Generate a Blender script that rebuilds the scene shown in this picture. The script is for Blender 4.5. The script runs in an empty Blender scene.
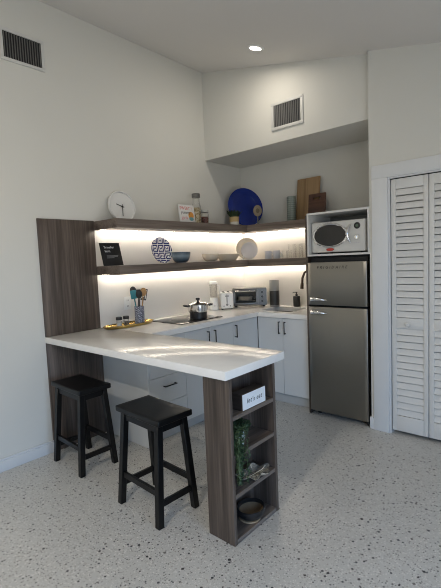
import bpy, bmesh, math, random
from mathutils import Matrix, Vector
random.seed(7)
PI = math.pi
scene = bpy.context.scene
COL = scene.collection

# ------------------------------------------------------------------ materials
def new_mat(name):
    m = bpy.data.materials.new(name); m.use_nodes = True
    nt = m.node_tree; b = nt.nodes['Principled BSDF']
    return m, nt, b

def rgba(c): return (c[0], c[1], c[2], 1.0)

def plain(name, col, rough=0.5, metal=0.0, var=0.06, scale=12.0, bump=0.0, bscale=200.0, spec=0.5, coat=0.0):
    """colour with a little procedural mottling"""
    m, nt, b = new_mat(name)
    tc = nt.nodes.new('ShaderNodeTexCoord')
    no = nt.nodes.new('ShaderNodeTexNoise'); no.inputs['Scale'].default_value = scale; no.inputs['Detail'].default_value = 4
    nt.links.new(tc.outputs['Object'], no.inputs['Vector'])
    mx = nt.nodes.new('ShaderNodeMix'); mx.data_type = 'RGBA'
    mx.inputs[6].default_value = rgba([max(0, v*(1-var)) for v in col])
    mx.inputs[7].default_value = rgba([min(1, v*(1+var)) for v in col])
    nt.links.new(no.outputs['Fac'], mx.inputs[0])
    nt.links.new(mx.outputs[2], b.inputs['Base Color'])
    b.inputs['Roughness'].default_value = rough
    b.inputs['Metallic'].default_value = metal
    b.inputs['Specular IOR Level'].default_value = spec
    b.inputs['Coat Weight'].default_value = coat
    if bump > 0:
        n2 = nt.nodes.new('ShaderNodeTexNoise'); n2.inputs['Scale'].default_value = bscale
        nt.links.new(tc.outputs['Object'], n2.inputs['Vector'])
        bp = nt.nodes.new('ShaderNodeBump'); bp.inputs['Strength'].default_value = bump; bp.inputs['Distance'].default_value = 0.002
        nt.links.new(n2.outputs['Fac'], bp.inputs['Height']); nt.links.new(bp.outputs['Normal'], b.inputs['Normal'])
    return m

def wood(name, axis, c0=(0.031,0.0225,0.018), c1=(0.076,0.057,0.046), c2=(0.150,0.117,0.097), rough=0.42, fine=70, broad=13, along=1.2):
    m, nt, b = new_mat(name)
    tc = nt.nodes.new('ShaderNodeTexCoord')
    def noise(s, det, stretch):
        mp = nt.nodes.new('ShaderNodeMapping')
        sc = [s, s, s]; sc[axis] = stretch
        mp.inputs['Scale'].default_value = sc
        nt.links.new(tc.outputs['Object'], mp.inputs['Vector'])
        n = nt.nodes.new('ShaderNodeTexNoise'); n.inputs['Scale'].default_value = 1.0; n.inputs['Detail'].default_value = det
        n.inputs['Roughness'].default_value = 0.6
        nt.links.new(mp.outputs['Vector'], n.inputs['Vector'])
        return n
    a = noise(broad, 3, along*0.7); f = noise(fine, 5, along*1.6)
    mixf = nt.nodes.new('ShaderNodeMath'); mixf.operation = 'MULTIPLY_ADD'
    nt.links.new(a.outputs['Fac'], mixf.inputs[0]); mixf.inputs[1].default_value = 0.55
    sc2 = nt.nodes.new('ShaderNodeMath'); sc2.operation = 'MULTIPLY'; sc2.inputs[1].default_value = 0.45
    nt.links.new(f.outputs['Fac'], sc2.inputs[0]); nt.links.new(sc2.outputs[0], mixf.inputs[2])
    r = nt.nodes.new('ShaderNodeValToRGB')
    r.color_ramp.elements[0].position = 0.36; r.color_ramp.elements[0].color = rgba(c0)
    r.color_ramp.elements[1].position = 0.66; r.color_ramp.elements[1].color = rgba(c2)
    e = r.color_ramp.elements.new(0.5); e.color = rgba(c1)
    nt.links.new(mixf.outputs[0], r.inputs['Fac']); nt.links.new(r.outputs['Color'], b.inputs['Base Color'])
    b.inputs['Roughness'].default_value = rough
    return m

def terrazzo():
    m, nt, b = new_mat('terrazzo')
    tc = nt.nodes.new('ShaderNodeTexCoord')
    n = nt.nodes.new('ShaderNodeTexNoise'); n.inputs['Scale'].default_value = 1.3; n.inputs['Detail'].default_value = 3
    nt.links.new(tc.outputs['Object'], n.inputs['Vector'])
    base = nt.nodes.new('ShaderNodeMix'); base.data_type = 'RGBA'
    base.inputs[6].default_value = (0.50,0.495,0.475,1); base.inputs[7].default_value = (0.56,0.555,0.53,1)
    nt.links.new(n.outputs['Fac'], base.inputs[0])
    cur = base.outputs[2]
    def layer(cur, scale, prob, rad, cols, off):
        mp = nt.nodes.new('ShaderNodeMapping'); mp.inputs['Location'].default_value = (off, off*1.7, 0.5)
        nt.links.new(tc.outputs['Object'], mp.inputs['Vector'])
        # warp the cells a little so that chips are angular and unequal
        v = nt.nodes.new('ShaderNodeTexVoronoi'); v.voronoi_dimensions = '2D'; v.feature = 'F1'; v.distance = 'MINKOWSKI'
        v.inputs['Exponent'].default_value = 1.3
        v.inputs['Scale'].default_value = scale
        nt.links.new(mp.outputs['Vector'], v.inputs['Vector'])
        sp = nt.nodes.new('ShaderNodeSeparateColor'); nt.links.new(v.outputs['Color'], sp.inputs['Color'])
        lt = nt.nodes.new('ShaderNodeMath'); lt.operation = 'LESS_THAN'; lt.inputs[1].default_value = prob
        nt.links.new(sp.outputs['Red'], lt.inputs[0])
        rr = nt.nodes.new('ShaderNodeMath'); rr.operation = 'MULTIPLY_ADD'; rr.inputs[1].default_value = rad*0.9; rr.inputs[2].default_value = rad*0.45
        nt.links.new(sp.outputs['Green'], rr.inputs[0])
        ds = nt.nodes.new('ShaderNodeMath'); ds.operation = 'LESS_THAN'
        nt.links.new(v.outputs['Distance'], ds.inputs[0]); nt.links.new(rr.outputs[0], ds.inputs[1])
        mk = nt.nodes.new('ShaderNodeMath'); mk.operation = 'MULTIPLY'
        nt.links.new(lt.outputs[0], mk.inputs[0]); nt.links.new(ds.outputs[0], mk.inputs[1])
        ra = nt.nodes.new('ShaderNodeValToRGB'); ra.color_ramp.interpolation = 'CONSTANT'
        els = ra.color_ramp.elements
        els[0].color = rgba(cols[0]); els[0].position = 0
        els[1].color = rgba(cols[1]); els[1].position = 1/len(cols)
        for i in range(2, len(cols)):
            q = els.new(i/len(cols)); q.color = rgba(cols[i])
        nt.links.new(sp.outputs['Blue'], ra.inputs['Fac'])
        mx = nt.nodes.new('ShaderNodeMix'); mx.data_type = 'RGBA'
        nt.links.new(mk.outputs[0], mx.inputs[0]); nt.links.new(cur, mx.inputs[6]); nt.links.new(ra.outputs['Color'], mx.inputs[7])
        return mx.outputs[2]
    cur = layer(cur, 120, 0.45, 0.42, [(0.66,0.64,0.61),(0.46,0.45,0.42),(0.66,0.65,0.62),(0.40,0.39,0.37)], 3.1)
    cur = layer(cur, 75, 0.42, 0.29, [(0.26,0.25,0.24),(0.68,0.66,0.63),(0.14,0.14,0.14),(0.38,0.36,0.33)], 1.3)
    cur = layer(cur, 40, 0.13, 0.24, [(0.03,0.03,0.035),(0.16,0.15,0.14),(0.06,0.06,0.07),(0.045,0.04,0.04)], 7.7)
    cur = layer(cur, 16, 0.05, 0.11, [(0.02,0.02,0.025),(0.05,0.05,0.06)], 9.2)
    nt.links.new(cur, b.inputs['Base Color'])
    b.inputs['Roughness'].default_value = 0.34
    b.inputs['Specular IOR Level'].default_value = 0.45
    return m

def quartz():
    m, nt, b = new_mat('white_quartz')
    tc = nt.nodes.new('ShaderNodeTexCoord')
    n = nt.nodes.new('ShaderNodeTexNoise'); n.inputs['Scale'].default_value = 9; n.inputs['Detail'].default_value = 8
    nt.links.new(tc.outputs['Object'], n.inputs['Vector'])
    r = nt.nodes.new('ShaderNodeValToRGB')
    r.color_ramp.elements[0].position = 0.35; r.color_ramp.elements[0].color = (0.81,0.80,0.78,1)
    r.color_ramp.elements[1].position = 0.6; r.color_ramp.elements[1].color = (0.84,0.83,0.81,1)
    nt.links.new(n.outputs['Fac'], r.inputs['Fac']); nt.links.new(r.outputs['Color'], b.inputs['Base Color'])
    b.inputs['Roughness'].default_value = 0.14
    return m

def brushed(name, col, rough, axis=0):
    m, nt, b = new_mat(name)
    tc = nt.nodes.new('ShaderNodeTexCoord')
    mp = nt.nodes.new('ShaderNodeMapping'); s = [900, 900, 900]; s[axis] = 4
    mp.inputs['Scale'].default_value = s
    nt.links.new(tc.outputs['Object'], mp.inputs['Vector'])
    n = nt.nodes.new('ShaderNodeTexNoise'); n.inputs['Scale'].default_value = 1; n.inputs['Detail'].default_value = 2
    nt.links.new(mp.outputs['Vector'], n.inputs['Vector'])
    mr = nt.nodes.new('ShaderNodeMapRange'); mr.inputs[3].default_value = rough*0.85; mr.inputs[4].default_value = rough*1.15
    nt.links.new(n.outputs['Fac'], mr.inputs[0]); nt.links.new(mr.outputs[0], b.inputs['Roughness'])
    b.inputs['Base Color'].default_value = rgba(col); b.inputs['Metallic'].default_value = 1.0
    return m

def clear_glass(name, tint=(0.97,0.98,0.98), refl=1.0):
    m = bpy.data.materials.new(name); m.use_nodes = True
    nt = m.node_tree; nt.nodes.clear()
    out = nt.nodes.new('ShaderNodeOutputMaterial')
    tr = nt.nodes.new('ShaderNodeBsdfTransparent'); tr.inputs['Color'].default_value = rgba(tint)
    gl = nt.nodes.new('ShaderNodeBsdfGlossy'); gl.inputs['Roughness'].default_value = 0.03
    lw = nt.nodes.new('ShaderNodeLayerWeight'); lw.inputs['Blend'].default_value = 0.35
    ml = nt.nodes.new('ShaderNodeMath'); ml.operation = 'MULTIPLY'; ml.inputs[1].default_value = refl
    mx = nt.nodes.new('ShaderNodeMixShader')
    nt.links.new(lw.outputs['Facing'], ml.inputs[0]); nt.links.new(ml.outputs[0], mx.inputs[0])
    nt.links.new(tr.outputs[0], mx.inputs[1]); nt.links.new(gl.outputs[0], mx.inputs[2]); nt.links.new(mx.outputs[0], out.inputs[0])
    return m

def emit(name, col, strength):
    m = bpy.data.materials.new(name); m.use_nodes = True
    nt = m.node_tree; nt.nodes.clear()
    out = nt.nodes.new('ShaderNodeOutputMaterial'); e = nt.nodes.new('ShaderNodeEmission')
    e.inputs['Color'].default_value = rgba(col); e.inputs['Strength'].default_value = strength
    nt.links.new(e.outputs[0], out.inputs[0]); return m

def tile_pattern(name, cell, ground, ink, rough=0.25, kind='plate'):
    """repeating blue figure on a white ground; local x/z coordinates"""
    m, nt, b = new_mat(name)
    tc = nt.nodes.new('ShaderNodeTexCoord')
    sp = nt.nodes.new('ShaderNodeSeparateXYZ'); nt.links.new(tc.outputs['Object'], sp.inputs[0])
    def M(op, a, b_=None, c=None):
        n = nt.nodes.new('ShaderNodeMath'); n.operation = op
        for i, v in enumerate((a, b_, c)):
            if v is None: continue
            if hasattr(v, 'default_value'): nt.links.new(v, n.inputs[i])
            else: n.inputs[i].default_value = v
        return n.outputs[0]
    if kind == 'crock':
        ang = M('ARCTAN2', sp.outputs[1], sp.outputs[0]); u0 = M('MULTIPLY', ang, 0.05)
        u = M('ADD', u0, sp.outputs[2]); v = M('SUBTRACT', u0, sp.outputs[2])
    else:
        u, v = sp.outputs[0], sp.outputs[2]
    fu = M('ABSOLUTE', M('SUBTRACT', M('FRACT', M('DIVIDE', M('ADD', u, 1.0), cell)), 0.5))
    fv = M('ABSOLUTE', M('SUBTRACT', M('FRACT', M('DIVIDE', M('ADD', v, 1.0), cell)), 0.5))
    d = M('MAXIMUM', fu, fv)
    ring = M('MULTIPLY', M('GREATER_THAN', d, 0.29), M('LESS_THAN', d, 0.45))
    bar = M('MULTIPLY', M('LESS_THAN', fv, 0.05), M('LESS_THAN', fu, 0.2))
    post = M('MULTIPLY', M('LESS_THAN', M('ABSOLUTE', M('SUBTRACT', fu, 0.15)), 0.05), M('LESS_THAN', fv, 0.18))
    mk = M('MAXIMUM', ring, M('MAXIMUM', bar, post))
    mx = nt.nodes.new('ShaderNodeMix'); mx.data_type = 'RGBA'
    mx.inputs[6].default_value = rgba(ground); mx.inputs[7].default_value = rgba(ink)
    nt.links.new(mk, mx.inputs[0]); nt.links.new(mx.outputs[2], b.inputs['Base Color'])
    b.inputs['Roughness'].default_value = rough
    return m

def grid_mat(name, ground, line, cell, width, rough=0.4):
    m, nt, b = new_mat(name)
    tc = nt.nodes.new('ShaderNodeTexCoord'); sp = nt.nodes.new('ShaderNodeSeparateXYZ'); nt.links.new(tc.outputs['Object'], sp.inputs[0])
    def M(op, a, b_=None):
        n = nt.nodes.new('ShaderNodeMath'); n.operation = op
        for i, v in enumerate((a, b_)):
            if v is None: continue
            if hasattr(v, 'default_value'): nt.links.new(v, n.inputs[i])
            else: n.inputs[i].default_value = v
        return n.outputs[0]
    z = M('FRACT', M('DIVIDE', sp.outputs[2], cell))
    a = M('FRACT', M('MULTIPLY', M('ARCTAN2', sp.outputs[1], sp.outputs[0]), 20/(2*PI)))
    mk = M('MAXIMUM', M('LESS_THAN', z, width), M('LESS_THAN', a, width))
    mx = nt.nodes.new('ShaderNodeMix'); mx.data_type = 'RGBA'
    mx.inputs[6].default_value = rgba(ground); mx.inputs[7].default_value = rgba(line)
    nt.links.new(mk, mx.inputs[0]); nt.links.new(mx.outputs[2], b.inputs['Base Color']); b.inputs['Roughness'].default_value = rough
    return m

def zramp(name, stops, rough=0.3):
    """glaze bands that change with local height"""
    m, nt, b = new_mat(name)
    tc = nt.nodes.new('ShaderNodeTexCoord'); sp = nt.nodes.new('ShaderNodeSeparateXYZ'); nt.links.new(tc.outputs['Object'], sp.inputs[0])
    n = nt.nodes.new('ShaderNodeTexNoise'); n.inputs['Scale'].default_value = 60; nt.links.new(tc.outputs['Object'], n.inputs['Vector'])
    ma = nt.nodes.new('ShaderNodeMath'); ma.operation = 'MULTIPLY_ADD'; ma.inputs[1].default_value = 0.012; nt.links.new(n.outputs['Fac'], ma.inputs[0])
    nt.links.new(sp.outputs[2], ma.inputs[2])
    mr = nt.nodes.new('ShaderNodeMapRange'); mr.inputs[1].default_value = 0.0; mr.inputs[2].default_value = stops[-1][0]
    nt.links.new(ma.outputs[0], mr.inputs[0])
    r = nt.nodes.new('ShaderNodeValToRGB'); els = r.color_ramp.elements
    L = stops[-1][0]
    els[0].position = stops[0][0]/L; els[0].color = rgba(stops[0][1]); els[1].position = 1; els[1].color = rgba(stops[-1][1])
    for z, c in stops[1:-1]:
        q = els.new(z/L); q.color = rgba(c)
    nt.links.new(mr.outputs[0], r.inputs['Fac']); nt.links.new(r.outputs['Color'], b.inputs['Base Color']); b.inputs['Roughness'].default_value = rough
    return m

def spotted(name, c0, c1, c2, scale, rough=0.6):
    m, nt, b = new_mat(name)
    tc = nt.nodes.new('ShaderNodeTexCoord'); v = nt.nodes.new('ShaderNodeTexVoronoi'); v.inputs['Scale'].default_value = scale
    nt.links.new(tc.outputs['Object'], v.inputs['Vector'])
    sp = nt.nodes.new('ShaderNodeSeparateColor'); nt.links.new(v.outputs['Color'], sp.inputs['Color'])
    r = nt.nodes.new('ShaderNodeValToRGB'); r.color_ramp.interpolation = 'CONSTANT'
    r.color_ramp.elements[0].color = rgba(c0); r.color_ramp.elements[1].color = rgba(c1); r.color_ramp.elements[1].position = 0.4
    q = r.color_ramp.elements.new(0.75); q.color = rgba(c2)
    nt.links.new(sp.outputs['Red'], r.inputs['Fac']); nt.links.new(r.outputs['Color'], b.inputs['Base Color']); b.inputs['Roughness'].default_value = rough
    return m

WALL = plain('wall_paint', (0.66,0.655,0.615), 0.65, var=0.015, scale=3, bump=0.08, bscale=90)
CEIL = plain('ceiling_paint', (0.70,0.68,0.655), 0.7, var=0.015, scale=3)
TRIM = plain('trim_paint', (0.70,0.715,0.73), 0.35, var=0.01)
DOORW = plain('louver_paint', (0.72,0.715,0.695), 0.4, var=0.015)
FLOOR = terrazzo()
QUARTZ = quartz()
SPLASH = plain('backsplash_slab', (0.76,0.735,0.69), 0.22, var=0.02, scale=5)
WOODV = wood('laminate_vertical', 2)
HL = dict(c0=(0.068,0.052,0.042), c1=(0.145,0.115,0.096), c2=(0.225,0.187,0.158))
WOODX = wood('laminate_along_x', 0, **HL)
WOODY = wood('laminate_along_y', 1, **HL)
CABW = plain('cabinet_white', (0.66,0.675,0.68), 0.35, var=0.01)
CABIN = plain('cabinet_body_white', (0.62,0.62,0.61), 0.5, var=0.01)
KICK = plain('toe_kick_paint', (0.50,0.51,0.51), 0.5)
BLACK = plain('black_metal', (0.012,0.012,0.013), 0.38, var=0.1)
STOOLB = plain('black_stain', (0.0035,0.0037,0.0042), 0.33, var=0.25, scale=30, spec=0.3)
PLASTB = plain('black_plastic', (0.015,0.015,0.016), 0.35, var=0.1)
DARKGAP = plain('dark_interior', (0.02,0.02,0.021), 0.8)
STEEL = brushed('fridge_steel', (0.275,0.265,0.242), 0.34, 0)
STEELP = brushed('polished_steel', (0.72,0.71,0.69), 0.16, 0)
CHROME = plain('chrome', (0.85,0.85,0.85), 0.08, 1.0, var=0.01)
GREYST = brushed('oven_steel', (0.16,0.156,0.15), 0.42, 0)
SINKST = brushed('sink_steel', (0.10,0.085,0.07), 0.5, 0)
GOLD = plain('gold_metal', (0.58,0.42,0.15), 0.25, 1.0, var=0.06)
CHAMP = plain('champagne_metal', (0.92,0.87,0.76), 0.26, 0.8, var=0.1, scale=30)
WCER = plain('white_ceramic', (0.78,0.77,0.74), 0.2, var=0.02)
CREAM = plain('cream_ceramic', (0.72,0.65,0.53), 0.25, var=0.03)
GREYC = plain('pale_grey_ceramic', (0.62,0.60,0.60), 0.25, var=0.02)
MUGC = plain('grey_blue_ceramic', (0.60,0.62,0.66), 0.25, var=0.05)
WPLAST = plain('white_plastic', (0.76,0.76,0.74), 0.3, var=0.01)
COBALT = plain('cobalt_glaze', (0.010,0.028,0.21), 0.12, var=0.15, scale=20)
GLASS = clear_glass('clear_glass', (0.99,0.99,0.985), 0.5)
OVENGL = plain('oven_glass', (0.018,0.017,0.016), 0.06, var=0.02)
COOKGL = plain('cooktop_glass', (0.012,0.012,0.013), 0.04, var=0.02)
PLATE = tile_pattern('blue_figure_plate', 0.074, (0.75,0.76,0.78), (0.022,0.035,0.15))
CROCK = tile_pattern('crock_figure', 0.048, (0.42,0.44,0.52), (0.004,0.006,0.025), 0.3, 'crock')
BOWLB = zramp('blue_glaze', [(0.0,(0.03,0.05,0.075)),(0.035,(0.05,0.085,0.12)),(0.07,(0.21,0.27,0.31)),(0.085,(0.11,0.16,0.2)),(0.105,(0.035,0.06,0.09))])
POTTAN = plain('tan_clay', (0.46,0.33,0.16), 0.6, var=0.06)
WOVEN = plain('woven_tan', (0.23,0.19,0.13), 0.8, var=0.35, scale=120)
CANIST = grid_mat('green_grid', (0.26,0.30,0.265), (0.13,0.16,0.145), 0.022, 0.2)
BAMBOO = wood('bamboo', 2, (0.22,0.135,0.062), (0.31,0.195,0.095), (0.38,0.25,0.13), 0.5, fine=90, broad=30)
WALNUT = wood('walnut', 0, (0.045,0.016,0.008), (0.075,0.028,0.015), (0.11,0.045,0.024), 0.4)
SIGNW = plain('sign_face', (0.74,0.78,0.82), 0.5, var=0.01)
SIGNBOX = wood('sign_box_wood', 1, (0.018,0.013,0.011), (0.035,0.027,0.023), (0.06,0.048,0.04), 0.5)
INK = plain('ink_black', (0.02,0.02,0.02), 0.6)
INKW = plain('ink_white', (0.8,0.8,0.8), 0.6)
INKG = plain('ink_grey', (0.30,0.30,0.30), 0.6)
RED = plain('ink_red', (0.55,0.06,0.04), 0.5)
PINK = plain('ink_pink', (0.65,0.25,0.28), 0.5)
ORANGE = plain('ink_orange', (0.62,0.27,0.05), 0.5)
TEALINK = plain('ink_teal', (0.15,0.34,0.36), 0.5)
CARD = plain('card_white', (0.70,0.69,0.67), 0.6, var=0.02)
LEAF = plain('leaf_green', (0.048,0.088,0.042), 0.5, var=0.5, scale=60)
LEAFD = plain('leaf_dark', (0.035,0.06,0.025), 0.6, var=0.4, scale=60)
TEAL = plain('teal_silicone', (0.02,0.20,0.24), 0.5)
UWOOD = plain('utensil_wood', (0.42,0.24,0.10), 0.6, var=0.15)
NUTS = spotted('shells_fill', (0.38,0.30,0.16), (0.22,0.16,0.08), (0.55,0.48,0.34), 70)
NUTR = spotted('red_fill', (0.13,0.045,0.035), (0.20,0.08,0.06), (0.07,0.03,0.025), 70)
SALT = plain('salt', (0.72,0.71,0.68), 0.8); PEPPER = spotted('pepper', (0.09,0.07,0.055), (0.25,0.2,0.15), (0.04,0.035,0.03), 300)
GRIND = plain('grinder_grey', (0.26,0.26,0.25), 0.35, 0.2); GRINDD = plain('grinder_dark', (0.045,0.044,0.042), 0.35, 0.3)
MICRO = plain('microwave_shell', (0.62,0.61,0.58), 0.3, var=0.015)
CUBBY = plain('cubby_white', (0.66,0.655,0.64), 0.4, var=0.01)
VENTW = plain('vent_white', (0.62,0.62,0.60), 0.45)
VENTG = plain('vent_grey', (0.15,0.15,0.145), 0.5)
BASKETIN = plain('tan_basket_lining', (0.20,0.145,0.09), 0.8, var=0.2, scale=80)
LENS = emit('downlight_lens', (1.0,0.93,0.82), 14)
LED = emit('led_glow', (1.0,0.88,0.73), 22)

# ------------------------------------------------------------------ geometry helpers
class MB:
    def __init__(s): s.bm = bmesh.new()
    def _merge(s, b, mi=0, mat=None):
        if mat is not None: b.transform(mat)
        for f in b.faces: f.material_index = mi
        me = bpy.data.meshes.new('t'); b.to_mesh(me); b.free()
        s.bm.from_mesh(me); bpy.data.meshes.remove(me); return s
    def box(s, x0, x1, y0, y1, z0, z1, bev=0.0, seg=2, mi=0, mat=None):
        b = bmesh.new()
        vs = [b.verts.new((x, y, z)) for x in (x0, x1) for y in (y0, y1) for z in (z0, z1)]
        for q in ((0,1,3,2),(4,6,7,5),(0,4,5,1),(2,3,7,6),(0,2,6,4),(1,5,7,3)): b.faces.new([vs[i] for i in q])
        bmesh.ops.recalc_face_normals(b, faces=b.faces[:])
        if bev > 0: bmesh.ops.bevel(b, geom=b.edges[:], offset=bev, segments=seg, profile=0.5, affect='EDGES')
        return s._merge(b, mi, mat)
    def prism(s, pts, z0, z1, bev=0.0, mi=0, mat=None, seg=2):
        """pts: list of (x,y); extruded along z"""
        b = bmesh.new()
        lo = [b.verts.new((x, y, z0)) for x, y in pts]; hi = [b.verts.new((x, y, z1)) for x, y in pts]
        b.faces.new(lo[::-1]); b.faces.new(hi)
        n = len(pts)
        for i in range(n): b.faces.new((lo[i], lo[(i+1) % n], hi[(i+1) % n], hi[i]))
        bmesh.ops.recalc_face_normals(b, faces=b.faces[:])
        if bev > 0: bmesh.ops.bevel(b, geom=b.edges[:], offset=bev, segments=seg, profile=0.5, affect='EDGES')
        return s._merge(b, mi, mat)
    def lathe(s, prof, seg=40, sx=1.0, sy=1.0, mi=0, mat=None):
        """prof: list of (r,z); r=0 closes with a single vertex"""
        b = bmesh.new(); rings = []
        for r, z in prof:
            if r <= 1e-6: rings.append([b.verts.new((0, 0, z))])
            else: rings.append([b.verts.new((r*sx*math.cos(2*PI*k/seg), r*sy*math.sin(2*PI*k/seg), z)) for k in range(seg)])
        for a, c in zip(rings, rings[1:]):
            for k in range(seg):
                k2 = (k+1) % seg
                if len(a) == 1 and len(c) == 1: continue
                if len(a) == 1: b.faces.new((a[0], c[k], c[k2]))
                elif len(c) == 1: b.faces.new((a[k], a[k2], c[0]))
                else: b.faces.new((a[k], a[k2], c[k2], c[k]))
        bmesh.ops.recalc_face_normals(b, faces=b.faces[:])
        return s._merge(b, mi, mat)
    def tube(s, path, rad, seg=10, mi=0, mat=None, cap=True):
        """path of points, rad a number or a list"""
        b = bmesh.new(); P = [Vector(p) for p in path]; n = len(P); rings = []
        up = None
        for i in range(n):
            t = (P[min(i+1, n-1)] - P[max(i-1, 0)]).normalized()
            if up is None:
                up = Vector((0, 0, 1)) if abs(t.z) < 0.9 else Vector((1, 0, 0))
            u = (up - t*up.dot(t)).normalized(); v = t.cross(u); up = u
            r = rad[i] if isinstance(rad, (list, tuple)) else rad
            rings.append([b.verts.new(P[i] + u*r*math.cos(2*PI*k/seg) + v*r*math.sin(2*PI*k/seg)) for k in range(seg)])
        for a, c in zip(rings, rings[1:]):
            for k in range(seg): b.faces.new((a[k], a[(k+1) % seg], c[(k+1) % seg], c[k]))
        if cap: b.faces.new(rings[0][::-1]); b.faces.new(rings[-1])
        bmesh.ops.recalc_face_normals(b, faces=b.faces[:])
        return s._merge(b, mi, mat)
    def bar(s, p, q, w, d, wdir=(1,0,0), bev=0.002, mi=0):
        """square-section bar from p to q"""
        p, q = Vector(p), Vector(q); t = (q-p); L = t.length; t.normalize()
        u = Vector(wdir); u = (u - t*u.dot(t)).normalized(); v = t.cross(u)
        M = Matrix((( u.x, v.x, t.x, p.x),(u.y, v.y, t.y, p.y),(u.z, v.z, t.z, p.z),(0,0,0,1)))
        return s.box(-w/2, w/2, -d/2, d/2, 0, L, bev, 1, mi, M)
    def done(s, name, mats, parent=None, smooth=38, loc=None):
        me = bpy.data.meshes.new(name)
        s.bm.to_mesh(me); s.bm.free()
        for m in (mats if isinstance(mats, (list, tuple)) else [mats]): me.materials.append(m)
        me.polygons.foreach_set('use_smooth', [True]*len(me.polygons))
        try: me.set_sharp_from_angle(angle=math.radians(smooth))
        except Exception: pass
        o = bpy.data.objects.new(name, me); COL.objects.link(o)
        if parent is not None: o.parent = parent
        if loc is not None: o.location = loc
        return o

def tag(o, label=None, cat=None, group=None, kind=None):
    if label: o['label'] = label
    if cat: o['category'] = cat
    if group: o['group'] = group
    if kind: o['kind'] = kind
    return o
def thing(name, label, cat, loc=(0,0,0), rz=0.0, lean=0.0, group=None):
    o = bpy.data.objects.new(name, None); COL.objects.link(o)
    o.empty_display_size = 0.05
    o.location = loc; o.rotation_euler = (-math.radians(lean), 0, math.radians(rz))
    return tag(o, label, cat, group)
def struct(o, label=None, cat=None): return tag(o, label, cat, None, 'structure')
def copy_tree(o, parent=None):
    c = o.copy(); COL.objects.link(c)
    if parent is not None:
        c.parent = parent
    for ch in list(o.children): copy_tree(ch, c)
    return c
def text(name, body, size, mat, parent, origin, face='-y', extrude=0.0006, align='CENTER', shear=0.0, spacing=1.0):
    cu = bpy.data.curves.new('t', 'FONT'); cu.body = body; cu.size = size; cu.extrude = extrude; cu.align_x = align; cu.align_y = 'CENTER'
    cu.shear = shear; cu.space_character = spacing; cu.resolution_u = 3
    t = bpy.data.objects.new('t', cu); COL.objects.link(t)
    bpy.context.view_layer.update()
    dg = bpy.context.evaluated_depsgraph_get()
    me = bpy.data.meshes.new_from_object(t.evaluated_get(dg))
    bpy.data.objects.remove(t); bpy.data.curves.remove(cu)
    if face == '-y': M = Matrix(((1,0,0,0),(0,0,-1,0),(0,1,0,0),(0,0,0,1)))
    else: M = Matrix(((0,0,1,0),(1,0,0,0),(0,1,0,0),(0,0,0,1)))
    me.transform(Matrix.Translation(origin) @ M)
    me.materials.clear(); me.materials.append(mat); me.name = name
    o = bpy.data.objects.new(name, me); COL.objects.link(o); o.parent = parent
    return o
STAND = lambda r: Matrix(((1,0,0,0),(0,0,-1,0),(0,1,0,r),(0,0,0,1)))   # lathe axis z -> local -y, standing on its rim

# ------------------------------------------------------------------ measured frame of the room (metres)
CT, CTB = 0.915, 0.869
PN, PF, PX = -2.524, -1.997, 1.836         # peninsula near / far edge, end
P1 = -2.0406                                # wall panel / shelf start
LW, BD = 0.642, 0.6186                      # counter depths
SD, SDB = 0.344, 0.359
S1T, S1B, S2T, S2B = 1.8196, 1.7467, 1.4433, 1.3703
SO, SOZ = -0.609, 2.531
RW, RY = 1.818, -0.666
XE = 4.7; YN = -8.0                         # far right wall and wall behind the camera
def cz(x): return 3.4503 - 0.232*x
EPX = 1.224                                 # kitchen ends at the fridge side panel

# ------------------------------------------------------------------ the setting
struct(MB().box(-0.1, XE+0.2, YN-0.1, 0.1, -0.1, 0.0).done('floor', FLOOR))
m = MB(); m.prism([(-0.1, cz(-0.1)), (XE+0.2, cz(XE+0.2)), (XE+0.2, cz(XE+0.2)+0.1), (-0.1, cz(-0.1)+0.1)], 0, 8.2,
        mat=Matrix(((1,0,0,0),(0,0,-1,0.1),(0,1,0,0),(0,0,0,1))))
ceiling = struct(m.done('ceiling', CEIL))
struct(MB().box(-0.1, 0.0, YN, 0.0, 0.0, 3.47).done('wall_left', WALL))
struct(MB().box(-0.1, RW+0.6, 0.0, 0.1, 0.0, SOZ+0.02).done('wall_back', WALL))
m = MB(); m.prism([(0.0, SOZ), (RW, SOZ), (RW, cz(RW)), (0.0, cz(0))], 0, 0.609,
        mat=Matrix(((1,0,0,0),(0,0,-1,0),(0,1,0,0),(0,0,0,1))))
struct(m.done('wall_soffit', WALL))
# wall on the right, with the closet opening
DX0, DX1, DZ = 1.968, 3.10, 2.038
def slope_wall(x0, x1, z0, y0, y1, mbb):
    mbb.prism([(x0, z0), (x1, z0), (x1, cz(x1)), (x0, cz(x0))], -y1, -y0, mat=Matrix(((1,0,0,0),(0,0,-1,0),(0,1,0,0),(0,0,0,1))))
m = MB(); m.box(RW, DX0, RY, RY+0.11, 0, DZ); slope_wall(RW, DX0, DZ, RY, RY+0.11, m); slope_wall(DX0, DX1, DZ, RY, RY+0.11, m)
slope_wall(DX1, XE, 0.0, RY, RY+0.11, m); m.box(RW, RW+0.09, RY+0.11, 0.0, 0, SOZ+0.5)
struct(m.done('wall_right', WALL))
struct(MB().box(RW+0.09, DX1+0.1, -0.02, 0.0, 0, 2.5).box(DX1+0.02, DX1+0.1, RY+0.11, -0.02, 0, 2.5).box(RW+0.09, DX1+0.1, RY+0.11, 0, 2.5, 2.52).done('wall_closet', WALL))
struct(MB().box(0, XE, YN-0.1, YN, 0, 3.5).done('wall_front', WALL))
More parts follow.
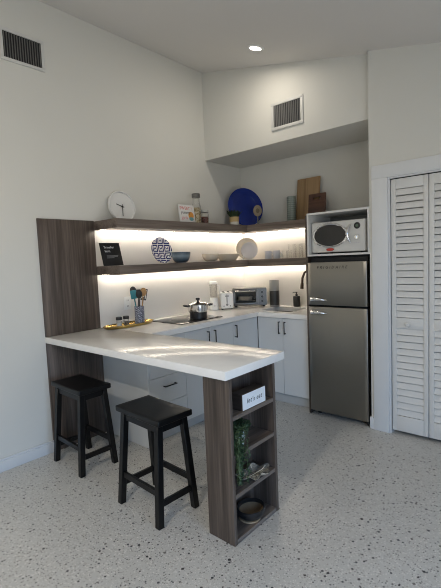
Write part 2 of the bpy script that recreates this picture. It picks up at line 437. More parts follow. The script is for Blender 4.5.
# window wall on the low side: a wide sliding glass door
WY0, WY1, WZ = -6.0, -2.6, 2.05
struct(MB().box(XE, XE+0.12, YN, WY0, 0, cz(XE)+0.02).box(XE, XE+0.12, WY1, RY+0.1, 0, cz(XE)+0.02).box(XE, XE+0.12, WY0, WY1, WZ, cz(XE)+0.02).done('wall_east', WALL))
m = MB(); m.box(XE+0.02, XE+0.1, WY0, WY0+0.05, 0, WZ).box(XE+0.02, XE+0.1, WY1-0.05, WY1, 0, WZ).box(XE+0.02, XE+0.1, WY0+0.05, WY1-0.05, WZ-0.05, WZ)
m.box(XE+0.03, XE+0.09, (WY0+WY1)/2-0.04, (WY0+WY1)/2+0.04, 0, WZ-0.05)
struct(m.done('window_1', TRIM))
# baseboards and casing
struct(MB().box(0, 0.016, YN, PN+0.003, 0, 0.078, 0.003).box(0, 0.011, YN, PN+0.003, 0.078, 0.094, 0.002).done('baseboard_left', TRIM))
struct(MB().box(RW-0.012, 1.843, RY-0.013, RY, 0, 0.10, 0.003).box(RW-0.012, RW, RY, RY+0.05, 0, 0.10, 0.003).done('baseboard_right', TRIM))
TX0, TZ = 1.844, 2.139
m = MB(); m.box(TX0, DX0, RY-0.019, RY, 0, DZ, 0.002); m.box(TX0, DX1+0.12, RY-0.019, RY, DZ, TZ, 0.002); m.box(DX1, DX1+0.12, RY-0.019, RY, 0, DZ, 0.002)
m.box(DX0-0.001, DX0+0.012, RY-0.002, RY+0.11, 0, DZ); m.box(DX0+0.012, DX1, RY-0.002, RY+0.11, DZ-0.012, DZ+0.001)
struct(m.done('trim_1', TRIM))
# louvered bifold closet door
door = bpy.data.objects.new('door_1', None); COL.objects.link(door); struct(door, 'white louvered bifold closet door on the right wall', 'door')
def louver_panel(x0, w):
    x1 = x0+w; z0, z1 = 0.028, 2.018; y0, y1 = RY+0.008, RY+0.036; st = 0.034
    m = MB()
    m.box(x0, x0+st, y0, y1, z0, z1, 0.002); m.box(x1-st, x1, y0, y1, z0, z1, 0.002)
    m.box(x0+st, x1-st, y0, y1, z0, z0+0.125, 0.001); m.box(x0+st, x1-st, y0, y1, z1-0.075, z1, 0.001)
    m.box(x0+st, x1-st, y0, y1, 0.862, 0.945, 0.001)
    def run(a, b):
        n = round((b-a)/0.0535); p = (b-a)/n
        for k in range(n):
            zc = a + (k+0.5)*p
            M = Matrix.Translation((0, (y0+y1)/2, zc)) @ Matrix.Rotation(math.radians(-20), 4, 'X')
            m.box(x0+st-0.002, x1-st+0.002, -0.0045, 0.0045, -p*0.47, p*0.47, 0.002, 1, mat=M)
    run(z0+0.125, 0.862); run(0.945, z1-0.075)
    return m
pw = 0.268
for k in range(4):
    p = louver_panel(DX0+0.018+k*(pw+0.006), pw).done('bifold_panel', DOORW, door)
    if k in (0, 3):
        xk = DX0+0.018+k*(pw+0.006)+pw*0.47
        MB().lathe([(0,0),(0.008,0),(0.007,0.012),(0.015,0.02),(0.017,0.028),(0.012,0.035),(0,0.037)], 20, mat=Matrix.Translation((xk, RY+0.008, 0.898)) @ Matrix.Rotation(PI/2, 4, 'X')).done('knob', DOORW, p)
MB().box(DX0+0.013, DX1-0.001, RY+0.01, RY+0.034, 2.0195, 2.025).done('track', DARKGAP, door)
# backsplash slab on both walls
struct(MB().box(0.001, 0.012, P1, -0.0015, CT+0.001, S1B-0.001).box(0.012, EPX-0.001, -0.012, -0.001, CT+0.001, S1B-0.001).done('trim_backsplash', SPLASH))

# ------------------------------------------------------------------ wood wall panel and shelves
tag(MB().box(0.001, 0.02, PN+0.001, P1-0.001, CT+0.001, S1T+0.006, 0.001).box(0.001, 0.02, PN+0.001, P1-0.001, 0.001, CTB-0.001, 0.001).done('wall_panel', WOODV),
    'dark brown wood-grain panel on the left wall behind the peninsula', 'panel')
def shelf(name, label, zb, zt):
    t = thing(name, label, 'shelf', (0, 0, 0))
    m = MB()
    m.prism([(0.0125, P1), (SD, P1), (SD, -SDB), (0.0125, -0.0125)], zb, zt, mi=0)
    m.prism([(0.0125, -0.0125), (SD, -SDB), (EPX-0.001, -SDB), (EPX-0.001, -0.0125)], zb, zt, mi=1)
    m.done('shelf_board', [WOODY, WOODX], t)
    m = MB(); m.box(0.048, 0.073, P1+0.03, -0.048, zb-0.004, zb-0.0005); m.box(0.073, EPX-0.01, -0.073, -0.048, zb-0.004, zb-0.0005)
    m.done('led_strip', LED, t)
    return t
shelf('floating_shelf', 'upper dark wood corner shelf just below the wall clock', S1B, S1T)
shelf('floating_shelf', 'lower dark wood corner shelf carrying plates, bowls and glasses', S2B, S2T)
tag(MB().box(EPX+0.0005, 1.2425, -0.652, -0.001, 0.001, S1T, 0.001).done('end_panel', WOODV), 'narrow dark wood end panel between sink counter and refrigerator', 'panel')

# ------------------------------------------------------------------ countertop with sink cut-out
SX0, SX1, SY0, SY1 = 0.62, 0.96, -0.50, -0.15
m = MB(); b = 0.003
m.box(0.0, PX, PN, PF, CTB, CT, 0.003)
SX0 = 0.56
m.box(0.0, LW, PF, SY0, CTB, CT); m.box(0.0, SX0, SY0, SY1, CTB, CT); m.box(0.0, LW, SY1, -0.001, CTB, CT)
m.box(LW, EPX-0.001, -BD, SY0, CTB, CT); m.box(LW, EPX-0.001, SY1, -0.001, CTB, CT); m.box(SX1, EPX-0.001, SY0, SY1, CTB, CT)
ct = m.done('countertop', QUARTZ)
tag(ct, 'glossy white quartz countertop wrapping from the peninsula to the sink', 'countertop')
s = thing('sink', 'undermount steel sink in the counter beside the refrigerator', 'sink', (0, 0, 0))
m = MB(); d = CTB-0.15
m.box(SX0-0.008, SX0-0.001, SY0-0.008, SY1+0.008, d, CTB-0.001); m.box(SX1+0.001, SX1+0.008, SY0-0.008, SY1+0.008, d, CTB-0.001)
m.box(SX0-0.001, SX1+0.001, SY0-0.008, SY0-0.001, d, CTB-0.001); m.box(SX0-0.001, SX1+0.001, SY1+0.001, SY1+0.008, d, CTB-0.001); m.box(SX0-0.008, SX1+0.008, SY0-0.008, SY1+0.008, d-0.006, d)
m.done('basin', SINKST, s)
MB().lathe([(0,0.001),(0.03,0.001),(0.038,0.004),(0.04,0.0)], 24, mat=Matrix.Translation(((SX0+SX1)/2, (SY0+SY1)/2, d))).done('drain', CHROME, s)
f = thing('faucet', 'tall dark bronze gooseneck faucet behind the sink', 'faucet', (1.125, -0.10, CT))
path = [(0,0,0.03),(0,0,0.26),(-0.004,-0.004,0.31),(-0.025,-0.025,0.365),(-0.065,-0.065,0.40),(-0.11,-0.11,0.405),(-0.148,-0.148,0.375),(-0.165,-0.165,0.32),(-0.168,-0.168,0.27)]
BRONZE = plain('dark_bronze', (0.10,0.075,0.055), 0.28, 0.9)
MB().tube(path, 0.012, 14).done('spout', BRONZE, f)
MB().tube([(-0.168,-0.168,0.272),(-0.169,-0.169,0.25),(-0.171,-0.171,0.212)], [0.014,0.017,0.018], 14).done('spray_head', BRONZE, f)
MB().lathe([(0,0.0005),(0.03,0.0005),(0.03,0.008),(0.02,0.014),(0.02,0.06),(0.014,0.068),(0,0.068)], 24).done('base', BRONZE, f)
MB().tube([(0.018,-0.01,0.045),(0.045,-0.03,0.06),(0.055,-0.04,0.10)], [0.006,0.006,0.005], 8).done('lever', BRONZE, f)

# ------------------------------------------------------------------ base cabinets
def pull(p, q, out, parent, r=0.005):
    """square bow handle from p to q, standing off along out"""
    p, q, out = Vector(p), Vector(q), Vector(out)
    m = MB(); a = p+out; c = q+out; w = out.normalized()
    m.bar(p, a+out.normalized()*0.004, 0.009, 0.009, (0.3,0.5,0.8)); m.bar(q, c+out.normalized()*0.004, 0.009, 0.009, (0.3,0.5,0.8))
    t = (c-a).normalized()
    m.bar(a-t*0.006, c+t*0.006, 0.009, 0.009, out)
    return m.done('handle', BLACK, parent)
XF = 0.618                                  # door plane of the left run
ZD0, ZD1 = 0.108, 0.862
def left_cab(label, y0, y1, first=False):
    t = thing('base_cabinet', label, 'cabinet', (0, 0, 0), group='white base cabinets')
    m = MB(); m.box(0.022, XF-0.02, y0+0.0005, y1-0.0005, 0.1, CTB-0.001)
    m.done('cabinet_body', CABW if first else CABIN, t)
    MB().box(0.022, XF-0.075, y0+0.0005, y1-0.0005, 0.0008, 0.0995).done('toe_kick', KICK, t)
    return t
def front_l(t, name, y0, y1, z0, z1): return MB().box(XF-0.0195, XF, y0+0.0015, y1-0.0015, z0+0.0015, z1-0.0015, 0.0012, 1).done(name, CABW, t)
def door_handle_l(d, y): pull((XF, y, 0.715), (XF, y, 0.825), (0.026, 0, 0), d)
c1 = left_cab('white base cabinet with drawers under the peninsula end of the counter', -2.022, -1.632, True)
for z0, z1 in ((0.548, ZD1), (0.328, 0.548), (ZD0, 0.328)):
    dr = front_l(c1, 'drawer', -2.022, -1.632, z0, z1)
    zc = (z0+z1)/2 + (0.02 if z1 > 0.7 else 0.03); pull((XF, -1.885, zc), (XF, -1.765, zc), (0.026, 0, 0), dr)
MB().box(0.0225, XF, -2.0405, -2.0232, 0.0008, CTB-0.001, 0.001, 1).done('side_panel', CABW, c1)
c2 = left_cab('white two-door base cabinet beneath the black cooktop', -1.632, -0.99)
d1 = front_l(c2, 'door', -1.632, -1.318, ZD0, ZD1); door_handle_l(d1, -1.352)
d2 = front_l(c2, 'door', -1.318, -0.99, ZD0, ZD1); door_handle_l(d2, -1.264)
c3 = left_cab('white blind corner base cabinet with one door under the toasters', -0.99, -0.60)
d3 = front_l(c3, 'door', -0.99, -0.597, ZD0, ZD1); door_handle_l(d3, -0.962)
YF = -0.594
c4 = thing('base_cabinet', 'white two-door sink cabinet beside the steel refrigerator', 'cabinet', (0, 0, 0), group='white base cabinets')
m = MB(); m.box(XF+0.001, EPX-0.001, YF+0.02, YF+0.04, 0.1, CTB-0.001); m.box(0.53, 0.54, YF+0.045, -0.014, 0.1, CTB-0.001); m.box(EPX-0.017, EPX-0.001, YF+0.04, -0.014, 0.1, CTB-0.001); m.box(0.541, EPX-0.018, YF+0.04, -0.014, 0.1, 0.116)
m.done('cabinet_body', CABIN, c4)
MB().box(XF+0.001, EPX-0.001, YF+0.055, YF+0.07, 0.0008, 0.0995).done('toe_kick', KICK, c4)
for x0, x1, xh in ((0.6205, 0.918, 0.885), (0.918, EPX-0.001, 0.95)):
    d = MB().box(x0+0.0015, x1-0.0015, YF, YF+0.0195, ZD0, ZD1, 0.0012, 1).done('door', CABW, c4)
    pull((xh, YF, 0.715), (xh, YF, 0.825), (0, -0.026, 0), d)

# ------------------------------------------------------------------ peninsula shelf unit
UX0, UX1, UN, UF = 1.654, 1.832, -2.496, -2.095
u = thing('shelf_unit', 'dark wood open shelf unit holding up the end of the peninsula', 'shelf unit', (0, 0, 0))
th = 0.022; ZT = CTB-0.001
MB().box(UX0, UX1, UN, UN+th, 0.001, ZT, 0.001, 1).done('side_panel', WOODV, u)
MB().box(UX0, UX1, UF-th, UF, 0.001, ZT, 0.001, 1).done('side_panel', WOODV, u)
MB().box(UX0, UX0+0.018, UN+th+0.0003, UF-th-0.0003, 0.001, ZT).done('back_panel', WOODV, u)
SHZ = (0.0245, 0.262, 0.472, 0.672)
for k, z in enumerate(SHZ):
    MB().box(UX0+0.0185, UX1-0.002, UN+th+0.0005, UF-th-0.0005, z-0.022, z, 0.001, 1).done('shelf_board', WOODY, u)

# ------------------------------------------------------------------ stools
def make_stool(label, loc, rz):
    t = thing('bar_stool', label, 'stool', loc, rz, 0, 'black bar stools')
    W, D, H, T = 0.424, 0.25, 0.605, 0.036
    m = MB(); b = bmesh.new(); nx, ny = 14, 8; g = {}
    for lay, sgn in ((0, 0), (1, 1)):
        for i in range(nx+1):
            for j in range(ny+1):
                x = -W/2 + W*i/nx; y = -D/2 + D*j/ny
                z = H - (T if lay == 0 else 0.0)
                if lay: z -= 0.003*(1-(2*x/W)**2)
                g[lay, i, j] = b.verts.new((x, y, z))
    for i in range(nx):
        for j in range(ny):
            b.faces.new((g[1,i,j], g[1,i+1,j], g[1,i+1,j+1], g[1,i,j+1])); b.faces.new((g[0,i,j], g[0,i,j+1], g[0,i+1,j+1], g[0,i+1,j]))
    for i in range(nx):
        b.faces.new((g[0,i,0], g[0,i+1,0], g[1,i+1,0], g[1,i,0])); b.faces.new((g[0,i,ny], g[1,i,ny], g[1,i+1,ny], g[0,i+1,ny]))
    for j in range(ny):
        b.faces.new((g[0,0,j], g[1,0,j], g[1,0,j+1], g[0,0,j+1])); b.faces.new((g[0,nx,j], g[0,nx,j+1], g[1,nx,j+1], g[1,nx,j]))
    bmesh.ops.recalc_face_normals(b, faces=b.faces[:])
    sh = [e for e in b.edges if e.calc_face_angle(0) > 1.0]
    bmesh.ops.bevel(b, geom=sh, offset=0.007, segments=3, profile=0.5, affect='EDGES')
    m._merge(b); m.done('seat', STOOLB, t)
    zt = H-T-0.0005
    tx, ty, fx, fy = 0.165, 0.088, 0.188, 0.132
    for sx in (-1, 1):
        for sy in (-1, 1):
            m = MB(); h = 0.0185
            bb = bmesh.new()
            lo = [bb.verts.new((sx*fx+a*h, sy*fy+c*h, 0.0006)) for a, c in ((-1,-1),(1,-1),(1,1),(-1,1))]
            hi = [bb.verts.new((sx*tx+a*h, sy*ty+c*h, zt)) for a, c in ((-1,-1),(1,-1),(1,1),(-1,1))]
            bb.faces.new(lo[::-1]); bb.faces.new(hi)
            for k in range(4): bb.faces.new((lo[k], lo[(k+1)%4], hi[(k+1)%4], hi[k]))
            bmesh.ops.recalc_face_normals(bb, faces=bb.faces[:])
            bmesh.ops.bevel(bb, geom=bb.edges[:], offset=0.002, segments=1, affect='EDGES')
            m._merge(bb); m.done('leg', STOOLB, t)
    def at(z): k = z/zt; return fx+(tx-fx)*k, fy+(ty-fy)*k
    for sy in (-1, 1):
        ax, ay = at(0.185); MB().bar((-ax+0.019, sy*ay, 0.185), (ax-0.019, sy*ay, 0.185), 0.019, 0.036, (0,1,0)).done('stretcher', STOOLB, t)
        ax, ay = at(zt-0.025); MB().bar((-ax+0.019, sy*ay, zt-0.0255), (ax-0.019, sy*ay, zt-0.0255), 0.019, 0.048, (0,1,0)).done('apron', STOOLB, t)
    for sx in (-1, 1):
        ax, ay = at(0.125); MB().bar((sx*ax, -ay+0.019, 0.125), (sx*ax, ay-0.019, 0.125), 0.019, 0.034, (1,0,0)).done('stretcher', STOOLB, t)
        ax, ay = at(zt-0.025); MB().bar((sx*ax, -ay+0.019, zt-0.0255), (sx*ax, ay-0.019, zt-0.0255), 0.019, 0.048, (1,0,0)).done('apron', STOOLB, t)
    return t
st = make_stool('black wooden bar stool in front of the dark wall panel, nearer the left wall', (0.362, -2.458, 0), -2)
s2 = copy_tree(st); s2.location = (1.226, -2.490, 0); s2.rotation_euler = (0, 0, math.radians(-3))
s2['label'] = 'black wooden bar stool in front of the white drawers, beside the shelf unit'

# ------------------------------------------------------------------ refrigerator, cubby, microwave
FX0, FX1, FY = 1.250, 1.792, -0.674
r = thing('refrigerator', 'brushed steel two-door retro refrigerator beside the louvered closet door', 'refrigerator', (0, 0, 0))
MB().box(FX0+0.004, FX1-0.012, FY+0.062, -0.04, 0.03, 1.437, 0.006).done('cabinet_shell', DARKGAP, r)
def fdoor(z0, z1):
    """door whose face bows out slightly and whose edges round over"""
    m = MB(); n = 18; pts = []
    for k in range(n+1):
        u_ = k/n; x = FX0 + (FX1-FX0)*u_
        e = min(u_, 1-u_)*(FX1-FX0); rnd = 0.008
        y = FY + 0.003*(2*u_-1)**2 + (0.005*(1-min(1, e/rnd))**2)
        pts.append((x, y))
    pts += [(FX1, FY+0.06), (FX0, FY+0.06)]
    m.prism(pts, z0, z1, 0.003, seg=2); return m
fz = fdoor(1.020, 1.398).done('freezer_door', STEEL, r)
fr = fdoor(0.045, 1.004).done('fridge_door', STEEL, r)
def fhandle(z, parent):
    m = MB(); x = FX0+0.05
    m.tube([(x,FY+0.004,z),(x+0.004,FY-0.024,z),(x+0.03,FY-0.036,z+0.002),(x+0.075,FY-0.034,z+0.001),(x+0.115,FY-0.018,z-0.004),(x+0.13,FY+0.001,z-0.006)], [0.016,0.020,0.019,0.014,0.009,0.006], 12)
    m.box(x-0.022, x+0.028, FY-0.014, FY+0.006, z-0.022, z+0.021, 0.006)
    m.done('handle', CHROME, parent)
fhandle(1.072, fz); fhandle(0.955, fr)
text('lettering', 'FRIGIDAIRE', 0.034, plain('badge_grey', (0.05,0.047,0.045), 0.3, 0.6), fz, (FX0+0.235, FY-0.0005, 1.352), '-y', 0.001, shear=0.25, spacing=1.7)
for x in (FX0+0.05, FX1-0.05): MB().lathe([(0,0.001),(0.02,0.001),(0.02,0.012),(0.012,0.014),(0.012,0.031),(0,0.031)], 16, mat=Matrix.Translation((x, FY+0.09, 0))).done('foot', PLASTB, r)
for x in (FX0+0.05, FX1-0.05): MB().lathe([(0,0.001),(0.02,0.001),(0.02,0.012),(0.012,0.014),(0.012,0.031),(0,0.031)], 16, mat=Matrix.Translation((x, -0.12, 0))).done('foot', PLASTB, r)
MB().box(FX1-0.018, FX1-0.004, FY+0.012, FY+0.06, 0.012, 0.04, 0.001).done('hinge', BLACK, r)

CZ0, CZ1, CY = 1.453, 1.834, -0.662
q = thing('cubby', 'white open cubby box on top of the refrigerator', 'cubby', (0, 0, 0))
k = 0.017
MB().box(FX0-0.002, 1.816, CY, -0.22, CZ1-k, CZ1, 0.001, 1).done('top_panel', CUBBY, q)
MB().box(FX0-0.002, 1.816, CY, -0.22, CZ0, CZ0+k, 0.001, 1).done('bottom_panel', CUBBY, q)
MB().box(FX0-0.002, FX0-0.002+k, CY, -0.22, CZ0+k, CZ1-k, 0.001, 1).done('side_panel', CUBBY, q)
MB().box(1.816-k, 1.816, CY, -0.22, CZ0+k, CZ1-k, 0.001, 1).done('side_panel', CUBBY, q)
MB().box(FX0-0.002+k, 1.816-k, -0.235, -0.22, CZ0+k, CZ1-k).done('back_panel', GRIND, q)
MB().box(FX0+0.02, 1.78, CY+0.08, -0.24, 1.4375, CZ0-0.0005).done('plinth', DARKGAP, q)

mw = thing('microwave', 'white retro microwave with oval window inside the cubby', 'microwave', (0, 0, 0))
MX0, MX1, MY, MZ0, MZ1 = 1.274, 1.768, -0.628, 1.482, 1.748
MB().box(MX0, MX1, MY, MY+0.34, MZ0, MZ1, 0.012, 3).done('shell', MICRO, mw)
for x in (MX0+0.05, MX1-0.05):
    for y in (MY+0.05, MY+0.29): MB().lathe([(0,0),(0.014,0),(0.014,0.0125),(0,0.0125)], 14, mat=Matrix.Translation((x, y, CZ0+k+0.0003))).done('foot', PLASTB, mw)
OX, OZ = 1.453, 1.628
FM = lambda x, z, y=MY: Matrix.Translation((x, y, z)) @ Matrix.Rotation(PI/2, 4, 'X')      # lathe axis -> -y
MB().lathe([(0.098,-0.002),(0.098,0.006),(0.104,0.009),(0.111,0.006),(0.112,-0.002)], 64, 1.5, 0.93, mat=FM(OX, OZ)).done('window_ring', CHROME, mw)
MB().lathe([(0,0.003),(0.099,0.003),(0.099,-0.002),(0,-0.002)], 64, 1.5, 0.93, mat=FM(OX, OZ)).done('oval_window', OVENGL, mw)
hp = [(1.640+0.020*math.sin(PI*i/10)*-1, MY-0.004-0.022*math.sin(PI*i/10), 1.555+0.15*i/10) for i in range(11)]
MB().tube(hp, [0.008+0.005*math.sin(PI*i/10) for i in range(11)], 10).done('handle', CHROME, mw)
MB().lathe([(0,0.006),(0.024,0.006),(0.027,0.004),(0.027,-0.001)], 32, mat=FM(1.699, 1.694)).done('clock_display', PLASTB, mw)
MB().lathe([(0,0.0065),(0.012,0.0065),(0.012,0.0055)], 24, mat=FM(1.699, 1.694)).done('clock_hub', plain('display_green', (0.10,0.15,0.10), 0.3), mw)
MB().lathe([(0,0.018),(0.017,0.018),(0.019,0.013),(0.022,0.003),(0.024,-0.001)], 28, mat=FM(1.699, 1.600)).box(1.696, 1.702, MY-0.024, MY-0.017, 1.582, 1.618, 0.001).done('dial', CHROME, mw)
for i in range(3): MB().box(1.669+i*0.018, 1.683+i*0.018, MY-0.004, MY+0.001, 1.549, 1.559, 0.001).done('button', GREYC, mw)
MB().lathe([(0,0.004),(0.03,0.004),(0.034,-0.001)], 32, 1.1, 0.38, mat=FM(1.455, 1.506)).done('badge', RED, mw)
MB().lathe([(0.031,-0.001),(0.033,0.005),(0.036,-0.001)], 32, 1.1, 0.42, mat=FM(1.455, 1.506)).done('badge_rim', CHROME, mw)
text('lettering', 'FRIGIDAIRE', 0.014, INKG, mw, (1.43, MY-0.0006, 1.737), '-y', 0.0006, shear=0.2, spacing=1.3)

# ------------------------------------------------------------------ vents and ceiling light
def vent(name, label, W, H, n, fr_, loc, rz, tilt):
    t = thing(name, label, 'vent', loc, rz, 0, 'air vents')
    m = MB(); w, h, f2 = W/2, H/2, fr_
    m.box(-w-f2, w+f2, -0.012, -0.0005, h, h+f2, 0.002).box(-w-f2, w+f2, -0.012, -0.0005, -h-f2, -h, 0.002)
    m.box(-w-f2, -w, -0.012, -0.0005, -h, h, 0.002).box(w, w+f2, -0.012, -0.0005, -h, h, 0.002)
    m.done('vent_frame', VENTW, t)
    MB().box(-w, w, -0.003, -0.0005, -h, h).done('vent_backing', DARKGAP, t)
    m = MB()
    for i in range(n):
        x = -w + (i+0.5)*W/n
        m.box(-W/n*0.26, W/n*0.26, -0.0015, 0.0015, -h+0.001, h-0.001, mat=Matrix.Translation((x, -0.008, 0)) @ Matrix.Rotation(math.radians(tilt), 4, 'Z'))
    m.done('vent_louvers', VENTG, t)
    return t
vent('air_vent', 'white air vent high on the left wall, dark vertical louvers', 0.278, 0.180, 15, 0.022, (0.0, -2.528, 3.0435), 90, 35)
vent('air_vent', 'white framed air vent on the soffit above the corner shelves', 0.285, 0.195, 15, 0.027, (1.044, SO, 2.7675), 0, 35)
def downlight(label, x, y, power):
    t = thing('ceiling_light', label, 'ceiling light', (x, y, cz(x)-0.0005), 0, 0, 'recessed downlights')
    t.rotation_euler = (0, math.atan(0.232), 0)
    MB().lathe([(0.048,-0.002),(0.05,-0.008),(0.068,-0.006),(0.073,0.0),(0.048,-0.0001)], 40).done('trim_ring', WPLAST, t)
    MB().lathe([(0,-0.003),(0.0475,-0.003),(0.0475,-0.0005),(0,-0.0005)], 40).done('lens', LENS, t)
    l = bpy.data.lights.new('downlight_lamp', 'AREA'); l.shape = 'DISK'; l.size = 0.09; l.energy = power
    l.color = (1.0, 0.90, 0.76)
    o = bpy.data.objects.new('downlight_lamp', l); COL.objects.link(o); o.location = (x, y, cz(x)-0.02); o.rotation_euler = (0, math.atan(0.232), 0)
    return t
downlight('lit round recessed downlight in the sloped ceiling above the kitchen', 1.008, -1.021, 4.2)
downlight('recessed downlight in the ceiling above and behind the camera', 2.33, -5.0, 40)
downlight('unseen downlight added left of the camera to brighten the counter', 1.008, -4.3, 6)  # added lamp out of view, lifts the countertop and upper left wall

# ------------------------------------------------------------------ upper shelf things
c = thing('wall_clock', 'round white clock showing half past nine on the upper shelf', 'clock', (0.062, -1.77, S1T+0.0008), 90, 9)
R_ = 0.138
MB().lathe([(0,-0.004),(R_-0.01,-0.004),(R_,0.0),(R_,0.022),(R_-0.004,0.024),(R_-0.010,0.022),(R_-0.011,0.012),(0,0.012)], 64, mat=STAND(R_)).done('case', plain('clock_white', (0.70,0.70,0.69), 0.4, var=0.01), c)
def hand(ang, L, w, y):
    m = MB(); m.box(-w, w, -y-0.001, -y, -0.02, L, mat=Matrix.Translation((0, 0, R_)) @ Matrix.Rotation(ang, 4, 'Y')); return m
hand(math.radians(-72), 0.062, 0.0035, 0.015).done('hour_hand', INK, c)
hand(math.radians(185), 0.088, 0.003, 0.017).done('minute_hand', INK, c)
MB().lathe([(0,0.019),(0.007,0.019),(0.008,0.012)], 20, mat=STAND(R_)).done('hand_hub', INK, c)

c = thing('greeting_card', 'white printed card with red and black words on the upper shelf', 'card', (0.17, -1.088, S1T+0.0008), 90, 7)
MB().box(-0.104, 0.104, -0.012, 0.0, 0, 0.188, 0.002).done('board', CARD, c)
text('lettering', 'SWEET !', 0.045, RED, c, (-0.012, -0.0126, 0.152), '-y')
text('lettering', 'yummy', 0.043, INK, c, (-0.02, -0.0126, 0.112), '-y', shear=0.2)
text('lettering', 'girls', 0.050, PINK, c, (-0.042, -0.0126, 0.060), '-y', shear=0.2)
MB().lathe([(0,0.0128),(0.036,0.0128),(0.036,0.0118)], 28, mat=Matrix.Translation((0.05, 0, 0.085)) @ Matrix.Rotation(PI/2, 4, 'X')).done('printed_motif', ORANGE, c)
MB().lathe([(0,0.0132),(0.03,0.0132),(0.03,0.0118)], 28, 1.0, 0.6, mat=Matrix.Translation((0.05, 0, 0.050)) @ Matrix.Rotation(PI/2, 4, 'X')).done('printed_motif', TEALINK, c)

def glass_jar(name, label, cat, loc, r, h, neck_r, sh, fill, fill_h, capm, cap_h, cap_r):
    t = thing(name, label, cat, loc)
    e = 0.003
    MB().lathe([(0,0.0008),(r*0.92,0.0008),(r,0.008),(r,sh),(neck_r,sh+(h-sh)*0.5),(neck_r,h),(neck_r-e,h),(neck_r-e,sh+(h-sh)*0.5-e),(r-e,sh-e),(r-e,0.010),(0,0.006)], 36).done('glass_body', GLASS, t)
    top = [(r-2*e, 0.011), (r-2*e, min(fill_h, sh-e))]
    if fill_h > sh: top += [(neck_r-2*e, sh+(h-sh)*0.45), (neck_r-2*e, fill_h)]
    MB().lathe([(0,0.011)] + top + [(0, top[-1][1]+0.004)], 32).done('filling', fill, t)
    MB().lathe([(0,h+0.001),(cap_r,h+0.001),(cap_r,h+cap_h*0.9),(cap_r*0.93,h+cap_h),(0,h+cap_h)], 32).done('cap', capm, t)
    return t
glass_jar('bottle', 'clear glass bottle of pale shells with grey cap on the upper shelf', 'bottle', (0.15, -0.935, S1T), 0.048, 0.27, 0.036, 0.18, NUTS, 0.17, plain('cap_grey', (0.16,0.16,0.15), 0.4, 0.6), 0.042, 0.042)
glass_jar('jar', 'short glass jar of dark red contents with pale lid on the upper shelf', 'jar', (0.15, -0.822, S1T), 0.046, 0.128, 0.042, 0.112, NUTR, 0.085, plain('lid_pale', (0.40,0.41,0.38), 0.5), 0.026, 0.045)

c = thing('potted_plant', 'small dark green plant in a tan and white pot on the upper shelf', 'plant', (0.237, -0.440, S1T))
MB().lathe([(0,0.0008),(0.046,0.0008),(0.049,0.004),(0.054,0.094),(0.05,0.094),(0.047,0.082),(0,0.082)], 32).done('pot', zramp('two_tone_pot', [(0.0,(0.6,0.58,0.53)),(0.042,(0.6,0.58,0.53)),(0.05,(0.46,0.33,0.15)),(0.12,(0.44,0.31,0.14))], 0.6), c)
m = MB(); rnd = random.Random(3)
def leafblade(m, base, dirv, L, w, mi=0):
    b = bmesh.new(); d = Vector(dirv).normalized(); s_ = d.cross(Vector((0,0,1)))
    s_ = s_.normalized() if s_.length > 1e-4 else Vector((1,0,0)); nrm = s_.cross(d)
    B = Vector(base); pts = []
    for t, ww in ((0,0.25),(0.35,1.0),(0.7,0.75)):
        cc = B + d*L*t - Vector((0,0,1))*L*0.25*t*t
        pts.append((b.verts.new(cc-s_*w*ww), b.verts.new(cc+nrm*w*0.3*ww), b.verts.new(cc+s_*w*ww)))
    tip = b.verts.new(B + d*L - Vector((0,0,1))*L*0.25)
    for a, c2_ in zip(pts, pts[1:]):
        b.faces.new((a[0], a[1], c2_[1], c2_[0])); b.faces.new((a[1], a[2], c2_[2], c2_[1]))
    b.faces.new((pts[-1][0], pts[-1][1], tip)); b.faces.new((pts[-1][1], pts[-1][2], tip))
    m._merge(b, mi)
for i in range(150):
    a = rnd.uniform(0, 2*PI); rr = 0.04*math.sqrt(rnd.random())
    leafblade(m, (rr*math.cos(a), rr*math.sin(a), 0.08), (math.cos(a)*rnd.uniform(0.15,0.8), math.sin(a)*rnd.uniform(0.15,0.8), rnd.uniform(0.8,1.5)), rnd.uniform(0.08,0.14), 0.008)
m.done('foliage', LEAFD, c)

c = thing('platter', 'large round cobalt blue platter standing in the shelf corner', 'platter', (0.238, -0.212, S1T+0.0008), 66, 10)
R_ = 0.220
MB().lathe([(0,-0.012),(0.08,-0.012),(0.09,-0.008),(R_,0.014),(R_,0.019),(R_-0.012,0.018),(0.13,0.002),(0.10,-0.003),(0,-0.004)], 72, mat=STAND(R_)).done('dish', COBALT, c)
MB().lathe([(0.148,0.0058),(0.152,0.0085),(0.156,0.0075),(0.156,0.0068)], 72, mat=STAND(R_)).done('rim_line', COBALT, c)

c = thing('ornament', 'small tan woven oval ornament on a stem before the blue platter', 'ornament', (0.428, -0.268, S1T), 40)
MB().lathe([(0,0.0008),(0.03,0.0008),(0.03,0.008),(0.01,0.014),(0.006,0.02),(0.005,0.095),(0,0.095)], 24).done('stand', plain('stem_grey', (0.12,0.13,0.11), 0.5), c)
MB().lathe([(0,0.010),(0.018,0.009),(0.040,0.006),(0.047,0.0),(0.040,-0.006),(0,-0.008)], 36, 1.0, 1.3, mat=Matrix.Translation((0,0,0.152)) @ Matrix.Rotation(PI/2, 4, 'X')).done('woven_disc', WOVEN, c)
MB().lathe([(0,0.013),(0.018,0.012),(0.021,0.008)], 28, 1.0, 1.25, mat=Matrix.Translation((0,0,0.152)) @ Matrix.Rotation(PI/2, 4, 'X')).done('disc_centre', plain('woven_dark', (0.11,0.09,0.06), 0.8), c)

